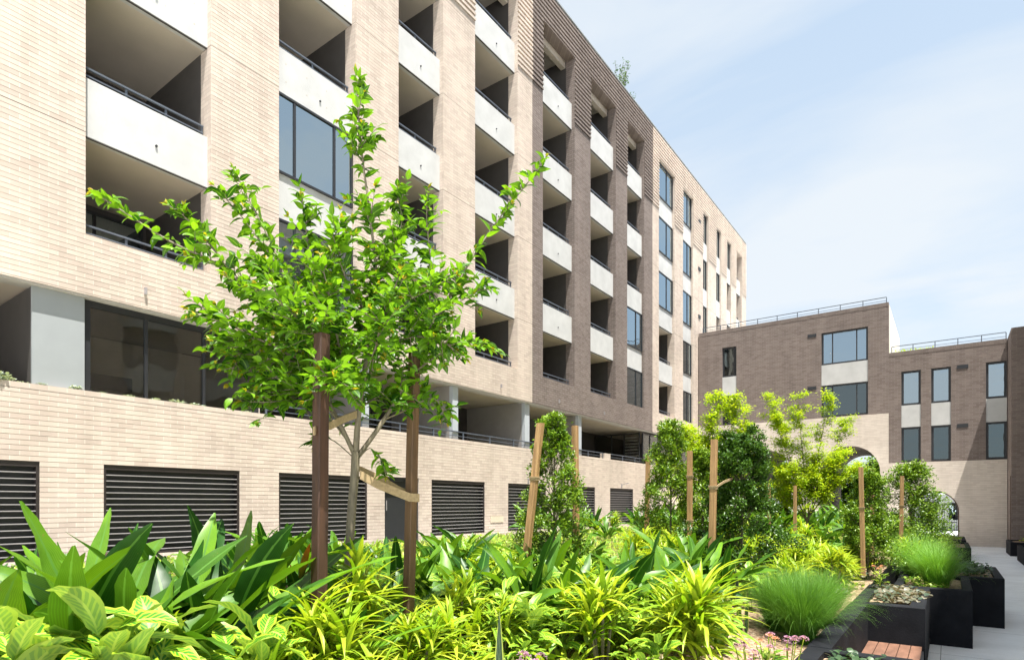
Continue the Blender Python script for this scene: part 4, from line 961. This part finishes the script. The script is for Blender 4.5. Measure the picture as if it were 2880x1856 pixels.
br([(1002,1290,TD),(950,1180,3.7),(860,1020,3.6),(760,880,3.5),(640,780,3.4)], .016, .006, start=.3, dens=1.7, twl=.36)
br([(760,880,3.5),(640,760,3.5),(480,680,3.45),(370,610,3.4),(262,540,3.35)], .009, .002, tw=.6, start=.1, twl=.17)
br([(700,830,3.45),(600,700,3.5),(530,620,3.5),(470,575,3.5)], .007, .002, tw=.6, start=.1, twl=.15)
br([(860,1020,3.6),(830,860,3.8),(770,700,3.9),(700,560,4.0),(655,470,4.0)], .010, .002, tw=.45, start=.2, twl=.20)
br([(900,980,3.7),(880,800,3.7),(860,640,3.8),(850,555,3.8)], .008, .002, tw=.7, start=.25, twl=.2)
br([(820,800,3.8),(740,690,3.8),(680,610,3.8),(600,520,3.8)], .006, .002, tw=.4, start=.2, twl=.16)
br([(1002,1290,TD),(1080,1180,3.8),(1150,1060,3.9),(1230,900,4.0),(1300,760,4.1)], .016, .006, start=.3, dens=1.3, twl=.32)
br([(1230,900,4.0),(1320,740,4.1),(1400,620,4.2),(1480,520,4.2),(1536,440,4.2)], .008, .002, tw=.4, start=.15, twl=.13)
br([(1150,1060,3.9),(1200,900,3.9),(1210,740,3.9),(1200,620,3.9),(1205,530,3.9)], .009, .002, tw=.6, start=.15, twl=.20)
br([(1150,1060,3.9),(1230,1000,3.8),(1310,960,3.8),(1380,980,3.8)], .007, .002, tw=1.0, start=.2, twl=.2)
br([(1200,900,3.9),(1270,860,3.9),(1340,820,3.9),(1360,790,3.9)], .006, .002, tw=.8, start=.15, twl=.17)
br([(1080,1180,3.8),(1150,1150,3.7),(1220,1120,3.6),(1260,1190,3.6)], .006, .002, tw=.6, start=.2, twl=.2)
br([(950,1180,3.7),(880,1110,3.5),(780,1060,3.4),(700,1100,3.4)], .008, .002, tw=1.5, start=.2, twl=.25)
br([(860,1020,3.6),(740,960,3.4),(620,900,3.3),(530,870,3.3)], .008, .002, tw=1.2, start=.2, twl=.24)
br([(860,1020,3.6),(760,1010,3.5),(680,1000,3.5),(640,1080,3.5)], .007, .002, tw=1.4, start=.15, twl=.24)
br([(1010,1150,TD),(960,1000,3.5),(930,850,3.4),(900,720,3.4)], .009, .003, tw=1.5, start=.2, twl=.3)
br([(1040,1000,TD),(1100,880,4.2),(1120,760,4.3),(1110,620,4.3)], .009, .003, tw=1.2, start=.2, twl=.28)
br([(1040,1050,TD),(1060,960,3.3),(1090,860,3.2),(1130,760,3.2)], .008, .003, tw=1.2, start=.2, twl=.26)
br([(1002,1270,TD),(900,1130,4.1),(820,980,4.2),(780,860,4.3)], .009, .003, tw=1.4, start=.35, twl=.28)
br([(1002,1300,TD),(1040,1260,3.7),(1075,1300,3.65),(1085,1340,3.65)], .004, .0015, tw=.5, start=.4, twl=.07)
br([(998,1290,TD),(940,1240,3.7),(900,1230,3.7),(885,1260,3.7)], .004, .0015, tw=.5, start=.45, twl=.08)
for pts in ([(1000,1080,3.7),(900,960,3.4),(820,880,3.2),(720,800,3.2)], [(1010,1100,3.8),(930,1000,4.1),(860,900,4.3),(700,860,4.3)], [(860,1020,3.6),(800,1000,3.9),(700,960,4.0),(600,960,4.0)],
            [(1010,1150,3.75),(1000,1080,3.4),(960,1080,3.2),(900,1040,3.1)], [(1060,1000,3.8),(1150,950,3.6),(1240,960,3.5),(1310,1010,3.5)], [(1040,950,3.8),(1130,860,3.6),(1200,820,3.5),(1270,780,3.5)], [(1040,900,3.8),(980,800,3.6),(950,700,3.5),(960,620,3.5)],
            [(1060,780,3.85),(1110,700,3.9),(1130,620,3.9),(1115,540,3.9)], [(860,900,3.6),(800,800,3.6),(760,760,3.6),(700,740,3.6)], [(900,1100,3.6),(820,1120,3.5),(760,1130,3.4),(680,1130,3.4)], [(1010,1150,3.75),(1080,1110,3.9),(1150,1130,4.0),(1200,1100,4.0)], [(1000,1000,3.7),(930,900,3.8),(900,800,3.8),(930,700,3.9)]):
    br(pts, .006, .002, tw=1.5, start=.1, twl=.26)
L.build('foliage', M['l_tree'], mt); LN.build('young_leaves', M['l_new'], mt); m.build('trunk', M['bark'], mt, smooth=True)

# ================================================================== STAKES
def stake(p0, p1, w, mat, label, ties=(), group='timber tree stakes'):
    """p0, p1: (px, py, depth) of foot and top"""
    a = Vector(Q(*p0)); b = Vector(Q(*p1)); d = (b-a).normalized()
    if a.z > 1.0: a = a-d*((a.z-1.0)/max(.2, d.z))
    t = thing('tree_stake', label, 'stake', tuple(a), group)
    mb = MB(); n = 10
    c = [a.lerp(b, i/n) for i in range(n+1)]; ww = w/2; ch = w*.09
    prof = [(-ww,-ww+ch),(-ww+ch,-ww),(ww-ch,-ww),(ww,-ww+ch),(ww,ww-ch),(ww-ch,ww),(-ww+ch,ww),(-ww,ww-ch)]
    for p in c:
        jx, jy = random.uniform(-.001,.001), random.uniform(-.001,.001)
        for u, v_ in prof: mb.v.append((p.x+u+jx, p.y+v_+jy, p.z))
    for i in range(n):
        for k in range(8): mb.f.append((i*8+k, i*8+(k+1)%8, i*8+8+(k+1)%8, i*8+8+k))
    mb.f.append(tuple(n*8+k for k in range(8)))
    mb.build('post', M[mat], t)
    for py in ties:
        f = (py-p0[1])/(p1[1]-p0[1]); q = Vector(Q(*p0)).lerp(Vector(Q(*p1)), f); h = .045; e = ww+.006
        k = MB().box(q.x-e, q.x+e, q.y-e, q.y+e, q.z-h/2, q.z+h/2).box(q.x-e*1.1, q.x+e*1.1, q.y-e*1.1, q.y+e*1.1, q.z+.004, q.z+.022).build('tie', M['strap'], t)
    return t
stake((898,1640,3.25), (905,940,3.25), .066, 'redstake', 'dark red-brown square stake left of the foreground tree')
stake((1150,1680,3.9), (1166,985,3.9), .060, 'brnstake', 'brown square stake right of the foreground tree, tied by webbing')
stake((1487,1500,7.0), (1520,1190,7.0), .075, 'stake', 'leaning orange stake left of the conical shrub', (1345,))
stake((1620,1500,7.6), (1617,1197,7.6), .070, 'stake', 'orange stake right of the conical shrub')
stake((1818,1530,11.2), (1823,1281,11.2), .072, 'stake', 'orange stake at the left side of the rounded green shrub')
stake((1940,1560,9.4), (1940,1268,9.4), .072, 'stake', 'thin orange stake left of the one with a white tie', (1340,1465))
stake((2001,1600,7.5), (2009,1236,7.5), .074, 'stake', 'tall orange stake tied to the dark dense shrub', (1370,1560))
stake((2163,1480,12.5), (2163,1360,12.5), .06, 'stake', 'faint orange stake behind the lime feathery tree')
stake((2236,1480,12.5), (2236,1365,12.5), .06, 'stake', 'faint orange stake under the wide lime feathery tree')
stake((2428,1618,10.5), (2421,1313,10.5), .072, 'stake', 'orange stake in front of the pyramidal shrub by the large arch', (1428,))
stake((2453,1480,13.0), (2453,1318,13.0), .07, 'stake', 'orange stake glimpsed right of the one in front of the large arch')
stake((2534,1525,13.2), (2537,1338,13.2), .075, 'stake', 'orange stake in front of the farthest pyramidal shrub', (1422,))
def strap(pts, w, label):
    P = [Vector(Q(*p)) for p in pts]; mb = MB()
    for i, p in enumerate(P):
        z = w/2; mb.v += [(p.x, p.y, p.z-z), (p.x+.006, p.y+.006, p.z-z), (p.x+.006, p.y+.006, p.z+z), (p.x, p.y, p.z+z)]
    for i in range(len(P)-1):
        for k in range(4): mb.f.append((i*4+k, i*4+(k+1)%4, i*4+4+(k+1)%4, i*4+4+k))
    mb.f += [(3,2,1,0), tuple(len(P)*4-4+k for k in range(4))]
    tag(mb.build('tree_tie', M['strap']), label, 'tree tie', 'webbing ties of the foreground tree')
strap([(1012,1335,3.72),(1060,1362,3.75),(1110,1382,3.78),(1150,1398,3.80),(1176,1400,3.84)], .052, 'tan webbing tie running from the trunk to the brown stake')
strap([(1010,1318,3.80),(1070,1345,3.86),(1120,1375,3.92),(1172,1396,3.95)], .035, 'rear strand of tan webbing behind the tie to the brown stake')
strap([(1000,1165,3.70),(960,1180,3.55),(930,1195,3.40),(880,1212,3.20)], .045, 'tan webbing tie running up from the red-brown stake to the trunk')
strap([(2009,1372,7.45),(2035,1355,7.8),(2060,1345,8.1)], .03, 'pale webbing tie from the tall orange stake to the dark dense shrub')
for k, v_ in KIT.items():
    if not v_[1]:
        for ch in list(v_[0].children): bpy.data.objects.remove(ch)
        bpy.data.objects.remove(v_[0])
